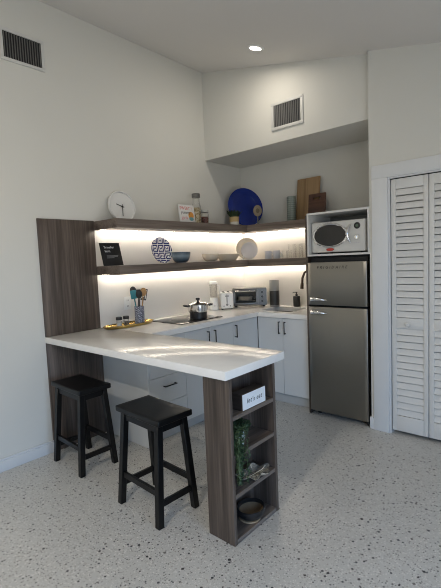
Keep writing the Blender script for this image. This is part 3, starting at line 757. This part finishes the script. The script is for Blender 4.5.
tag(MB().lathe([(0,0.0008),(0.044,0.0008),(0.047,0.005),(0.047,0.262),(0.044,0.265),(0.041,0.262),(0.041,0.02),(0,0.018)], 40).done('vase', CANIST, loc=(0.795, -0.17, S1T)),
    'tall grey-green vase with a grid pattern beside the cutting boards', 'vase')
c = thing('cutting_board', 'large light bamboo cutting board leaning on the wall', 'cutting board', (0.937, -0.098, S1T+0.0008), -1, 8)
MB().box(-0.135, 0.135, -0.018, 0.0, 0, 0.452, 0.008, 3).done('board', BAMBOO, c)
c = thing('cutting_board', 'small dark brown cutting board with a handle slot', 'cutting board', (1.075, -0.145, S1T+0.0008), -2, 6)
m = MB(); w, h, z0, z1, sx = 0.095, 0.262, 0.205, 0.228, 0.038
m.box(-w, w, -0.018, 0, 0, z0).box(-w, w, -0.018, 0, z1, h).box(-w, -sx, -0.018, 0, z0, z1).box(sx, w, -0.018, 0, z0, z1)
bmesh.ops.remove_doubles(m.bm, verts=m.bm.verts, dist=1e-5)
m.done('board', WALNUT, c)

# ------------------------------------------------------------------ lower shelf things
Z2 = S2T
c = thing('sign', 'small black printed sign leaning at the left end of the lower shelf', 'sign', (0.165, -1.972, Z2+0.0008), 90, 15)
MB().box(-0.098, 0.098, -0.006, 0.0, 0, 0.198, 0.0025, 2).done('plaque', plain('plaque_black', (0.010,0.010,0.010), 0.45), c)
text('lettering', 'Traveller', 0.028, INKW, c, (-0.065, -0.0066, 0.158), '-y', align='LEFT')
text('lettering', 'Wi-Fi', 0.024, INKW, c, (-0.062, -0.0066, 0.122), '-y', align='LEFT')
m = MB(); m.box(-0.05, 0.062, -0.0068, -0.0055, 0.083, 0.0865).box(-0.05, 0.055, -0.0068, -0.0055, 0.074, 0.0775).box(-0.05, 0.02, -0.0068, -0.0055, 0.065, 0.0685)
m.done('small_print', INKG, c)
def plate_prof(R, dep=0.016): return [(0,-0.004),(R*0.55,-0.004),(R*0.62,-0.001),(R,dep),(R-0.002,dep+0.004),(R*0.64,0.004),(R*0.56,0.001),(0,0.001)]
c = thing('plate', 'round plate with dark blue square pattern on the lower shelf', 'plate', (0.088, -1.355, Z2+0.0008), 90, 11)
o = MB().lathe([(p[0], p[1]) for p in plate_prof(0.127, 0.01)], 64, mat=STAND(0.127)).done('dish', PLATE, c)
def bowl_prof(R, H, foot=0.5, e=0.005, curve=1.0):
    out = [(0, 0.0008), (R*foot, 0.0008), (R*foot, 0.006)]
    for i in range(1, 9):
        t = i/8; out.append((R*foot + (R-R*foot)*(math.sin(t*PI/2)**curve), 0.006 + (H-0.006)*(1-math.cos(t*PI/2))**0.9))
    out.append((R-e, H))
    for i in range(7, -1, -1):
        t = i/8; out.append((max(0.001, R*foot + (R-R*foot)*(math.sin(t*PI/2)**curve) - e), 0.006+e + (H-0.006-e)*(1-math.cos(t*PI/2))**0.9))
    out.append((0, 0.006+e)); return out
tag(MB().lathe(bowl_prof(0.092, 0.102, 0.55), 48).done('bowl', BOWLB, loc=(0.2, -1.228, Z2)), 'blue-grey glazed bowl beside the patterned plate', 'bowl')
tag(MB().lathe(bowl_prof(0.088, 0.078, 0.5), 48).done('bowl', CREAM, loc=(0.17, -0.776, Z2)), 'small rounded cream bowl on the lower shelf, left of the wide dish', 'bowl')
tag(MB().lathe([(0,0.0008),(0.10,0.0008),(0.104,0.004),(0.148,0.072),(0.143,0.073),(0.100,0.010),(0,0.008)], 48, 0.75, 1.0).done('serving_dish', CREAM, loc=(0.17, -0.49, Z2)), 'wide flared cream serving dish next to the racked plates', 'dish')
rk = thing('plate_rack', 'wire plate rack holding plates in the shelf corner', 'rack', (0.235, -0.225, Z2), 42)
m = MB(); h = 0.003
for y in (-0.045, 0.03): m.tube([(-0.075, y, h+0.0008), (0.075, y, h+0.0008)], h, 8)
for x in (-0.05, 0.05):
    m.tube([(x,-0.06,h+0.0008),(x,0.05,h+0.0008)], h, 8)
    for y in (-0.058, -0.022, 0.012, 0.045): m.tube([(x, y, h), (x, y, 0.062), (x, y+0.004, 0.066)], h*0.8, 8)
m.done('rack_wire', plain('rack_white', (0.6,0.59,0.57), 0.3), rk)
c = thing('plate', 'large cream dinner plate standing at the back of the plate rack', 'plate', (0.211, -0.201, Z2+0.0075), 42, 2, 'plates in the rack')
MB().lathe(plate_prof(0.122, 0.012), 56, mat=STAND(0.122)).done('dish', CREAM, c)
c = thing('plate', 'smaller pale grey plate standing at the front of the plate rack', 'plate', (0.2533, -0.2125, Z2+0.0075), 42, 2, 'plates in the rack')
MB().lathe(plate_prof(0.096, 0.010), 56, mat=STAND(0.096)).done('dish', GREYC, c)

def mug(label, loc, rz):
    t = thing('mug', label, 'mug', loc, rz, 0, 'mugs on the lower shelf')
    r_, h_ = 0.037, 0.088
    MB().lathe([(0,0.0008),(r_*0.93,0.0008),(r_,0.005),(r_,h_),(r_-0.004,h_),(r_-0.004,0.008),(0,0.007)], 36).done('cup', MUGC, t)
    MB().tube([(r_-0.002+0.024*math.sin(PI*i/8), 0, 0.045+0.028*math.cos(PI*i/8)) for i in range(9)], 0.0045, 8).done('handle', MUGC, t)
    return t
mg = mug('grey-blue mug beside the racked plates, leftmost mug', (0.488, -0.18, Z2), 15)
m2 = copy_tree(mg); m2.location = (0.60, -0.18, Z2); m2['label'] = 'grey-blue mug next to the drinking glasses, second from the plate rack'
def tumbler(r_, h_): return MB().lathe([(0,0.0008),(r_*0.86,0.0008),(r_*0.88,0.004),(r_,h_),(r_-0.0025,h_),(r_*0.84,0.010),(0,0.008)], 28)
g0 = tumbler(0.034, 0.086).done('drinking_glass', GLASS, loc=(0.695, -0.165, Z2))
tag(g0, 'short clear glass right of the mugs, front of its row', 'glass', 'glasses on the lower shelf')
g1 = g0.copy(); COL.objects.link(g1); g1.location = (0.70, -0.085, Z2); g1['label'] = 'short clear glass right of the mugs, behind the front one'
tall = tumbler(0.034, 0.148).done('drinking_glass', GLASS, loc=(0.775, -0.165, Z2))
tag(tall, 'tall clear glass, leftmost in the front row of tall glasses', 'glass', 'glasses on the lower shelf')
for (x, y, lb) in ((0.858, -0.165, 'tall clear glass, second from left in the front row of tall glasses'), (0.94, -0.165, 'tall clear glass, third from left in the front row of tall glasses'),
                   (1.022, -0.165, 'tall clear glass, front row, nearest the refrigerator'), (0.80, -0.085, 'tall clear glass, leftmost in the back row against the backsplash'),
                   (0.885, -0.085, 'tall clear glass, middle of the back row against the backsplash'), (0.97, -0.085, 'tall clear glass, rightmost in the back row against the backsplash')):
    g = tall.copy(); COL.objects.link(g); g.location = (x, y, Z2); g['label'] = lb

# ------------------------------------------------------------------ counter things
c = thing('tray', 'long oval gold tray on the counter against the backsplash', 'tray', (0.148, -1.835, CT), 90)
MB().lathe([(0,0.0008),(0.88,0.0008),(0.93,0.006),(1.0,0.022),(0.985,0.024),(0.915,0.010),(0.87,0.006),(0,0.006)], 72, 0.262, 0.10).done('dish', GOLD, c)
TZ_ = CT+0.0065
def shaker(label, loc, fill):
    t = thing('shaker', label, 'shaker', loc, 0, 0, 'shakers on the gold tray')
    MB().lathe([(0,0.0008),(0.024,0.0008),(0.026,0.005),(0.026,0.05),(0.022,0.058),(0.020,0.058),(0.0235,0.049),(0.0235,0.007),(0,0.005)], 28).done('glass_body', GLASS, t)
    MB().lathe([(0,0.0075),(0.0225,0.0075),(0.0225,0.034),(0,0.037)], 24).done('filling', fill, t)
    MB().lathe([(0,0.0585),(0.026,0.0585),(0.027,0.062),(0.026,0.082),(0.02,0.085),(0,0.085)], 28).done('cap', PLASTB, t)
    return t
shaker('glass shaker of salt with black cap, left one on the gold tray', (0.14, -1.935, TZ_), SALT)
shaker('glass shaker of pepper with black cap, beside the utensil crock', (0.14, -1.862, TZ_), PEPPER)
CKX, CKY = 0.15, -1.722
tag(MB().lathe([(0,0.0008),(0.040,0.0008),(0.0435,0.004),(0.0435,0.152),(0.0425,0.154),(0.041,0.151),(0.041,0.01),(0,0.008)], 40).done('utensil_crock', CROCK, loc=(CKX, CKY, TZ_)),
    'blue and white patterned crock of utensils on the gold tray', 'crock')
UT = [('spatula', 'teal silicone spatula leaning left in the patterned crock', 'spatula', (0,0), (0.0,-0.060), 0.30, TEAL, 'spat', TEAL),
      ('ladle', 'black ladle with round bowl at the front of the crock', 'ladle', (0,0), (0.046,-0.028), 0.285, PLASTB, 'spoon', PLASTB),
      ('serving_spoon', 'black serving spoon upright in the patterned crock', 'spoon', (0,0), (-0.038,-0.030), 0.315, PLASTB, 'spoon', PLASTB),
      ('wooden_spoon', 'pale wooden spoon in the middle of the patterned crock', 'spoon', (0,0), (0.042,0.026), 0.30, UWOOD, 'spoon', UWOOD),
      ('turner', 'black slotted turner leaning right in the patterned crock', 'turner', (0,0), (0.0,0.070), 0.285, PLASTB, 'turner', plain('turner_grey', (0.05,0.05,0.055), 0.4)),
      ('tongs', 'dark grey tongs standing between spoons in the crock', 'tongs', (0,0), (-0.042,0.026), 0.30, GRINDD, 'spat', GRINDD)]
for nm, lb, ct_, b0, t0, L, mat_, kind, hm in UT:
    t = thing(nm, lb, ct_, (CKX, CKY, TZ_), 0, 0, 'utensils in the crock')
    B = Vector((0.25*t0[0], (0.0 if kind == 'turner' else 0.2*t0[1]), 0.016)); T_ = Vector((t0[0], t0[1], L)); D = (T_-B)
    dn = D.normalized()
    MB().tube([B, B+D*0.5, B+D*0.80], [0.005,0.0048,0.0042], 8).done('handle', mat_, t)
    xx = Vector((0.55,0.83,0)); xx = (xx-dn*xx.dot(dn)).normalized(); yy = dn.cross(xx)
    Mx = Matrix(((xx.x,yy.x,dn.x,T_.x),(xx.y,yy.y,dn.y,T_.y),(xx.z,yy.z,dn.z,T_.z),(0,0,0,1)))
    m = MB()
    if kind == 'spoon': m.lathe([(0,0.012),(0.012,0.010),(0.021,0.003),(0.024,-0.004),(0.021,-0.003),(0.012,0.004),(0,0.006)], 24, 1.2, 1.6, mat=Mx @ Matrix.Translation((0,0,-0.022)) @ Matrix.Rotation(PI/2, 4, 'X'))
    elif kind == 'spat': m.box(-0.026, 0.026, -0.004, 0.004, -0.078, 0.0, 0.0035, 2, mat=Mx)
    else:
        for xa, xb in ((-0.026,-0.019),(-0.012,-0.005),(0.005,0.012),(0.019,0.026)): m.box(xa, xb, -0.003, 0.003, -0.07, 0.008, mat=Mx)
        m.box(-0.026, 0.026, -0.003, 0.003, 0.008, 0.018, 0.001, mat=Mx); m.box(-0.026, 0.026, -0.003, 0.003, -0.085, -0.07, 0.001, mat=Mx)
    m.done('head', hm, t)
c = thing('wall_outlet', 'white wall outlet on the backsplash behind the utensil crock', 'outlet', (0.0122, -1.748, 1.10), 90)
MB().box(-0.036, 0.036, -0.006, -0.0005, -0.058, 0.058, 0.002).done('cover_plate', WPLAST, c)
for z in (-0.026, 0.026):
    s_ = MB().box(-0.016, 0.016, -0.009, -0.0055, z-0.014, z+0.014, 0.002).done('socket', WPLAST, c)
    MB().box(-0.008, -0.005, -0.0096, -0.0085, z-0.006, z+0.006).box(0.005, 0.008, -0.0096, -0.0085, z-0.006, z+0.006).done('slot', DARKGAP, s_)

c = thing('cooktop', 'flat black glass cooktop set on the left counter', 'cooktop', (0, 0, CT))
MB().box(0.135, 0.545, -1.585, -1.05, 0.0006, 0.007, 0.002).done('glass_plate', COOKGL, c)
for x, y, r_ in ((0.34, -1.42, 0.085), (0.34, -1.19, 0.10)): MB().lathe([(r_-0.002,0.0071),(r_,0.0075),(r_+0.002,0.0071)], 56, mat=Matrix.Translation((x, y, 0))).done('burner_ring', INKG, c)
c = thing('cooking_pot', 'steel lidded pot with black base on the cooktop', 'pot', (0.415, -1.245, CT+0.0076), 55)
MB().lathe([(0,0.0006),(0.076,0.0006),(0.080,0.004),(0.082,0.056),(0,0.056)], 48).done('black_base', PLASTB, c)
MB().lathe([(0,0.0565),(0.083,0.0565),(0.093,0.062),(0.096,0.072),(0.096,0.128),(0.099,0.131),(0.095,0.133),(0.092,0.128),(0.092,0.072),(0,0.068)], 48).done('steel_body', STEELP, c)
ld = MB().lathe([(0,0.156),(0.03,0.154),(0.065,0.147),(0.09,0.137),(0.097,0.1335),(0.094,0.1332),(0.06,0.142),(0,0.15)], 48).done('lid', STEELP, c)
MB().lathe([(0,0.155),(0.010,0.155),(0.009,0.166),(0.019,0.172),(0.021,0.180),(0.017,0.188),(0,0.190)], 28).done('knob', PLASTB, ld)
for s_ in (-1, 1):
    MB().tube([(s_*0.095, -0.028, 0.116), (s_*0.128, -0.03, 0.122), (s_*0.136, 0, 0.123), (s_*0.128, 0.03, 0.122), (s_*0.095, 0.028, 0.116)], 0.0075, 10).done('handle', PLASTB, c)

c = thing('blender', 'white blender with clear jar left of the white toaster', 'blender', (0.10, -0.675, CT), 50)
MB().lathe([(0,0.0008),(0.05,0.0008),(0.052,0.006),(0.047,0.11),(0.040,0.135),(0,0.135)], 40).done('base', WPLAST, c)
MB().lathe([(0.036,0.136),(0.041,0.145),(0.043,0.282),(0.040,0.282),(0.038,0.15),(0.0,0.142)], 36).done('jar', clear_glass('jar_glass', (0.95,0.95,0.94), 0.5), c)
MB().lathe([(0,0.2825),(0.046,0.2825),(0.047,0.288),(0.045,0.305),(0.03,0.312),(0,0.312)], 36).done('lid', WPLAST, c)
MB().tube([(0.04,0,0.268),(0.064,0,0.262),(0.066,0,0.18),(0.042,0,0.165)], 0.006, 10).done('handle', WPLAST, c)
MB().lathe([(0,0.053),(0.009,0.053),(0.010,0.047)], 20, mat=Matrix.Translation((0,0,0.05)) @ Matrix.Rotation(PI/2, 4, 'X')).done('button', GREYC, c)
c = thing('toaster', 'white two-slice toaster end-on between blender and toaster oven', 'toaster', (0.145, -0.525, CT), 46)
m = MB(); m.box(-0.07, 0.07, -0.11, 0.11, 0.010, 0.185, 0.018, 4); m.done('shell', WPLAST, c)
for x in (-0.028, 0.028): MB().box(x-0.012, x+0.012, -0.085, 0.085, 0.1835, 0.1862).done('slot', DARKGAP, c)
MB().box(-0.006, 0.006, -0.1115, -0.1095, 0.075, 0.165).done('lever_track', INKG, c)
MB().box(-0.02, 0.02, -0.128, -0.112, 0.142, 0.156, 0.003).done('lever', GRIND, c)
MB().lathe([(0,0.122),(0.012,0.122),(0.014,0.1095)], 20, mat=Matrix.Translation((0,0,0.055)) @ Matrix.Rotation(PI/2, 4, 'X')).done('dial', GRIND, c)
for x in (-0.035, 0.035): MB().lathe([(0,0.115),(0.006,0.115),(0.007,0.1095)], 16, mat=Matrix.Translation((x,0,0.04)) @ Matrix.Rotation(PI/2, 4, 'X')).done('button', INKG, c)
for x in (-0.05, 0.05):
    for y in (-0.085, 0.085): MB().lathe([(0,0.0008),(0.01,0.0008),(0.01,0.0105),(0,0.0105)], 12, mat=Matrix.Translation((x,y,0))).done('foot', PLASTB, c)

c = thing('toaster_oven', 'dark steel toaster oven with glass door in the counter corner', 'toaster oven', (0.272, -0.262, CT), 38)
W2, D2, H0, H1 = 0.19, 0.19, 0.018, 0.208
fy = -0.06
m = MB(); e = 0.008
m.box(-W2, W2, fy, fy+D2, H1-e, H1, 0.002).box(-W2, W2, fy, fy+D2, H0, H0+e, 0.002).box(-W2, -W2+e, fy, fy+D2, H0+e, H1-e).box(0.095, W2, fy+0.001, fy+D2, H0+e, H1-e).box(-W2+e, 0.095, fy+D2-e, fy+D2, H0+e, H1-e)
m.done('shell', GREYST, c)
d = MB().box(-W2+0.004, 0.092, fy-0.012, fy-0.001, H0+0.01, H0+0.032, 0.002).box(-W2+0.004, 0.092, fy-0.012, fy-0.001, H1-0.040, H1-0.01, 0.002).box(-W2+0.004, -W2+0.03, fy-0.012, fy-0.001, H0+0.032, H1-0.04).box(0.07, 0.092, fy-0.012, fy-0.001, H0+0.032, H1-0.04).done('door', GREYST, c)
MB().box(-W2+0.03, 0.07, fy-0.008, fy-0.005, H0+0.032, H1-0.04).done('door_glass', clear_glass('smoked_glass', (0.80,0.78,0.75), 0.35), d)
MB().tube([(-W2+0.03, fy-0.012, H1-0.025), (-W2+0.03, fy-0.034, H1-0.025), (0.065, fy-0.034, H1-0.025), (0.065, fy-0.012, H1-0.025)], 0.006, 8).done('handle', STEELP, d)
m = MB()
for i in range(9): m.tube([(-W2+0.012, fy+0.015+i*0.018, 0.074), (0.09, fy+0.015+i*0.018, 0.074)], 0.002, 6)
m.done('rack', STEELP, c)
for z in (0.165, 0.115, 0.065): MB().lathe([(0,0.016),(0.014,0.016),(0.016,0.0)], 24, mat=Matrix.Translation((0.14, fy, z)) @ Matrix.Rotation(PI/2, 4, 'X')).done('dial', GRINDD, c)
for x in (-0.16, 0.16):
    for y in (fy+0.02, fy+D2-0.02): MB().lathe([(0,0.0008),(0.014,0.0008),(0.014,0.0175),(0,0.0175)], 14, mat=Matrix.Translation((x,y,0))).done('foot', PLASTB, c)
Mo = c.matrix_basis if False else Matrix.Translation((0.272,-0.262,CT)) @ Matrix.Rotation(math.radians(38), 4, 'Z')
bp_ = Mo @ Vector((-0.05, fy+0.085, 0.0765))
tag(MB().lathe([(0,0.0008),(0.9,0.0008),(1.0,0.038),(0.97,0.038),(0.87,0.005),(0,0.005)], 36, 0.085, 0.06).done('baking_dish', WCER, loc=bp_), 'white baking dish on the rack inside the toaster oven', 'dish').rotation_euler = (0,0,math.radians(38))

c = thing('coffee_grinder', 'tall grey cylindrical grinder right of the toaster oven', 'grinder', (0.545, -0.165, CT), 20)
MB().lathe([(0,0.0008),(0.053,0.0008),(0.055,0.004),(0.055,0.020),(0,0.020)], 40).done('base', GRIND, c)
MB().lathe([(0,0.0205),(0.054,0.0205),(0.054,0.178),(0,0.178)], 40).done('body', GRINDD, c)
MB().lathe([(0,0.1785),(0.0535,0.1785),(0.0535,0.290),(0.048,0.298),(0,0.298)], 40).done('hopper', GRIND, c)
c = thing('soap_dispenser', 'matte black soap dispenser behind the sink', 'dispenser', (0.772, -0.075, CT), 20)
MB().lathe([(0,0.0008),(0.036,0.0008),(0.038,0.004),(0.038,0.108),(0.034,0.114),(0.014,0.116),(0,0.116)], 36).done('bottle', BLACK, c)
MB().lathe([(0,0.1165),(0.013,0.1165),(0.013,0.134),(0.005,0.136),(0.005,0.150),(0.011,0.152),(0.011,0.160),(0,0.161)], 24).tube([(0,0,0.156),(-0.03,-0.01,0.156),(-0.04,-0.013,0.148)], 0.004, 8).done('pump', BLACK, c)

# ------------------------------------------------------------------ things in the peninsula shelf unit
c = thing('sign', 'white box sign with handwriting on the top shelf of the shelf unit', 'sign', (1.784, -2.285, SHZ[3]), 90)
MB().box(-0.102, 0.102, -0.04, 0.03, 0.0008, 0.088, 0.001, 1).done('box', SIGNBOX, c)
MB().box(-0.100, 0.100, -0.042, -0.0405, 0.003, 0.086).done('face', SIGNW, c)
text('lettering', "let's eat", 0.036, INK, c, (0.0, -0.0426, 0.045), '-y', 0.0004, shear=0.3, spacing=1.15)

PXX, PYY, PZ = 1.770, -2.375, SHZ[2]
c = thing('trailing_plant', 'trailing green plant in a pale pot spilling over the shelf unit', 'plant', (PXX, PYY, PZ))
MB().lathe([(0,0.0008),(0.028,0.0008),(0.036,0.012),(0.041,0.05),(0.038,0.088),(0.034,0.088),(0.036,0.05),(0.03,0.075),(0,0.075)], 32).done('pot', plain('pale_glaze', (0.55,0.62,0.64), 0.3, var=0.03), c)
rnd = random.Random(11); m = MB()
def tuft(m, p, n, s):
    for _ in range(n):
        d = Vector((rnd.uniform(-1,1), rnd.uniform(-1,1), rnd.uniform(-0.7,0.8)))
        q_ = Vector(p)+d*s*0.4
        leafblade(m, q_, d, rnd.uniform(0.011,0.017), rnd.uniform(0.0035,0.006), 0)
def vine(a, out, drop, n=9):
    pts = []
    for i in range(n):
        t = i/(n-1)
        r0 = 0.03 + out*min(1, t*2.2); z = 0.09 + 0.03*math.sin(min(1, t*2.2)*PI*0.8) - drop*max(0, t-0.3)/0.7
        pts.append(Vector((r0*math.cos(a)+rnd.uniform(-.006,.006), r0*math.sin(a)+rnd.uniform(-.006,.006), z)))
    return pts
stems = MB()
for i in range(34):
    if i < 21: a = rnd.uniform(-1.35, -0.35); v = vine(a, rnd.uniform(0.05,0.085), rnd.uniform(0.10,0.275), 12); v = [Vector((min(p.x, 1.93-PXX), max(p.y, UN+th+0.02-PYY), p.z)) for p in v]
    else:
        a = rnd.uniform(0.9, 2.6) if i < 29 else rnd.uniform(-2.2,-1.2); v = vine(a, rnd.uniform(0.03,0.07), rnd.uniform(0.0,0.04), 6)
        v = [Vector((max(min(p.x, 1.93-PXX), UX0+0.03-PXX), max(p.y, UN+th+0.02-PYY), max(p.z, 0.02))) for p in v]
    # a vine that drops must clear the board edge, else it lies on the board
    v = [p if (PXX+p.x > UX1+0.008 or p.z > 0.016) else Vector((UX1+0.012-PXX, p.y, p.z)) for p in v]
    stems.tube(v, 0.0013, 5)
    for p, q_ in zip(v, v[1:]):
        for t in (0, 0.5): tuft(m, p.lerp(q_, t), 5, 0.014)
for i in range(90):
    a = rnd.uniform(0, 2*PI); rr = 0.045*math.sqrt(rnd.random()); tuft(m, (rr*math.cos(a), rr*math.sin(a), rnd.uniform(0.085,0.125)), 4, 0.014)
m.done('foliage', LEAF, c); stems.done('stem', LEAFD, c)

# leaf-shaped metal dish
c = thing('leaf_dish', 'shiny champagne metal leaf-shaped dish on the third shelf down', 'dish', (1.785, -2.262, SHZ[1]), 78)
b = bmesh.new(); N = 72; rings = []
def lobe(a): return 0.078*(1 + 0.10*math.cos(7*a) + 0.30*abs(math.cos(a))**2)
for k_, rr in enumerate((0.0, 0.3, 0.55, 0.8, 1.0)):
    ring = []
    for i in range(N):
        a = 2*PI*i/N; L = lobe(a)*rr
        z = 0.004 + 0.030*rr**2.2*(0.75+0.25*math.cos(5*a+0.6)) + 0.005*rr*math.sin(7*a)
        ring.append((L*math.cos(a)*1.05, L*math.sin(a)*0.8, max(z, 0.002)))
    rings.append(ring)
top = [[b.verts.new(p) for p in (ring if k_ else [(0,0,0.004)])] for k_, ring in enumerate(rings)]
bot = [[b.verts.new((p[0]*0.985, p[1]*0.985, max(0.0006, p[2]-0.0035))) for p in (ring if k_ else [(0,0,0.004)])] for k_, ring in enumerate(rings)]
for S in (top, bot):
    for i in range(N): b.faces.new((S[0][0], S[1][i], S[1][(i+1)%N]))
    for a_, c_ in zip(S[1:], S[2:]):
        for i in range(N): b.faces.new((a_[i], c_[i], c_[(i+1)%N], a_[(i+1)%N]))
for i in range(N): b.faces.new((top[-1][i], bot[-1][i], bot[-1][(i+1)%N], top[-1][(i+1)%N]))
bmesh.ops.recalc_face_normals(b, faces=b.faces[:])
m = MB(); m._merge(b); m.done('dish', CHAMP, c, smooth=60)
m = MB(); m.tube([(-0.07,0,0.008),(0,0,0.010),(0.06,0,0.018),(0.088,0,0.034)], [0.002,0.004,0.004,0.003], 8); m.done('leaf_vein', CHAMP, c)

c = thing('trivet', 'flat tan wooden trivet under the black bowl on the bottom shelf', 'trivet', (1.765, -2.285, SHZ[0]))
MB().lathe([(0,0.0008),(0.058,0.0008),(0.061,0.004),(0.058,0.009),(0,0.009)], 40).done('disc', plain('trivet_tan', (0.36,0.26,0.16), 0.6, var=0.15, scale=60), c)
c = thing('bowl', 'round black bowl with tan lining on the bottom shelf', 'bowl', (1.768, -2.275, SHZ[0]+0.0095))
MB().lathe([(0,0.0006),(0.045,0.0006),(0.066,0.012),(0.0765,0.034),(0.0755,0.054),(0.071,0.057),(0.065,0.052),(0.066,0.036)], 48, 1.0, 1.12).done('shell', PLASTB, c)
MB().lathe([(0.0655,0.036),(0.055,0.018),(0.038,0.010),(0,0.009)], 48, 1.0, 1.12).done('lining', BASKETIN, c)

# ------------------------------------------------------------------ light, sky and camera
w = bpy.data.worlds.new('sky'); scene.world = w; w.use_nodes = True
nt = w.node_tree; bg = nt.nodes['Background']
tc = nt.nodes.new('ShaderNodeTexCoord'); sp = nt.nodes.new('ShaderNodeSeparateXYZ'); nt.links.new(tc.outputs['Generated'], sp.inputs[0])
r = nt.nodes.new('ShaderNodeValToRGB'); mr = nt.nodes.new('ShaderNodeMapRange'); mr.inputs[1].default_value = -1; mr.inputs[2].default_value = 1
nt.links.new(sp.outputs[2], mr.inputs[0]); nt.links.new(mr.outputs[0], r.inputs['Fac'])
e = r.color_ramp.elements
e[0].position = 0.0; e[0].color = (0.74,0.69,0.62,1); e[1].position = 1.0; e[1].color = (0.30,0.54,1.0,1)
q1 = e.new(0.48); q1.color = (0.60,0.61,0.60,1); q2 = e.new(0.52); q2.color = (0.40,0.65,1.0,1)
nt.links.new(r.outputs['Color'], bg.inputs['Color']); bg.inputs['Strength'].default_value = 5.0
pl = bpy.data.lights.new('window_portal', 'AREA'); pl.shape = 'RECTANGLE'; pl.size = WY1-WY0-0.1; pl.size_y = WZ-0.05
pl.cycles.is_portal = True
po = bpy.data.objects.new('window_portal', pl); COL.objects.link(po)
po.location = (XE+0.13, (WY0+WY1)/2, WZ/2); po.rotation_euler = (PI/2, 0, PI/2)

yaw, pit, rol, fpx = 0.7221, -0.0822, -0.0414, 417.3353
F = Vector((-math.sin(yaw)*math.cos(pit), math.cos(yaw)*math.cos(pit), math.sin(pit)))
R0 = Vector((math.cos(yaw), math.sin(yaw), 0)); U0 = R0.cross(F)
Rv = R0*math.cos(rol) + U0*math.sin(rol); Uv = U0*math.cos(rol) - R0*math.sin(rol)
cam = bpy.data.cameras.new('camera'); co = bpy.data.objects.new('camera', cam); COL.objects.link(co)
co.matrix_world = Matrix(((Rv.x,Uv.x,-F.x,3.1414),(Rv.y,Uv.y,-F.y,-4.0159),(Rv.z,Uv.z,-F.z,1.4582),(0,0,0,1)))
cam.sensor_fit = 'VERTICAL'; cam.sensor_height = 24.0; cam.lens = fpx/588*24.0; cam.clip_start = 0.05
scene.camera = co
scene.view_settings.view_transform = 'Standard'
scene.view_settings.look = 'None'
scene.view_settings.gamma = 1.0
scene.view_settings.use_curve_mapping = False
scene.view_settings.exposure = 0.0
scene.cycles.filter_width = 1.0
scene.cycles.max_bounces = 12; scene.cycles.diffuse_bounces = 6; scene.cycles.transparent_max_bounces = 24
scene.cycles.caustics_reflective = False
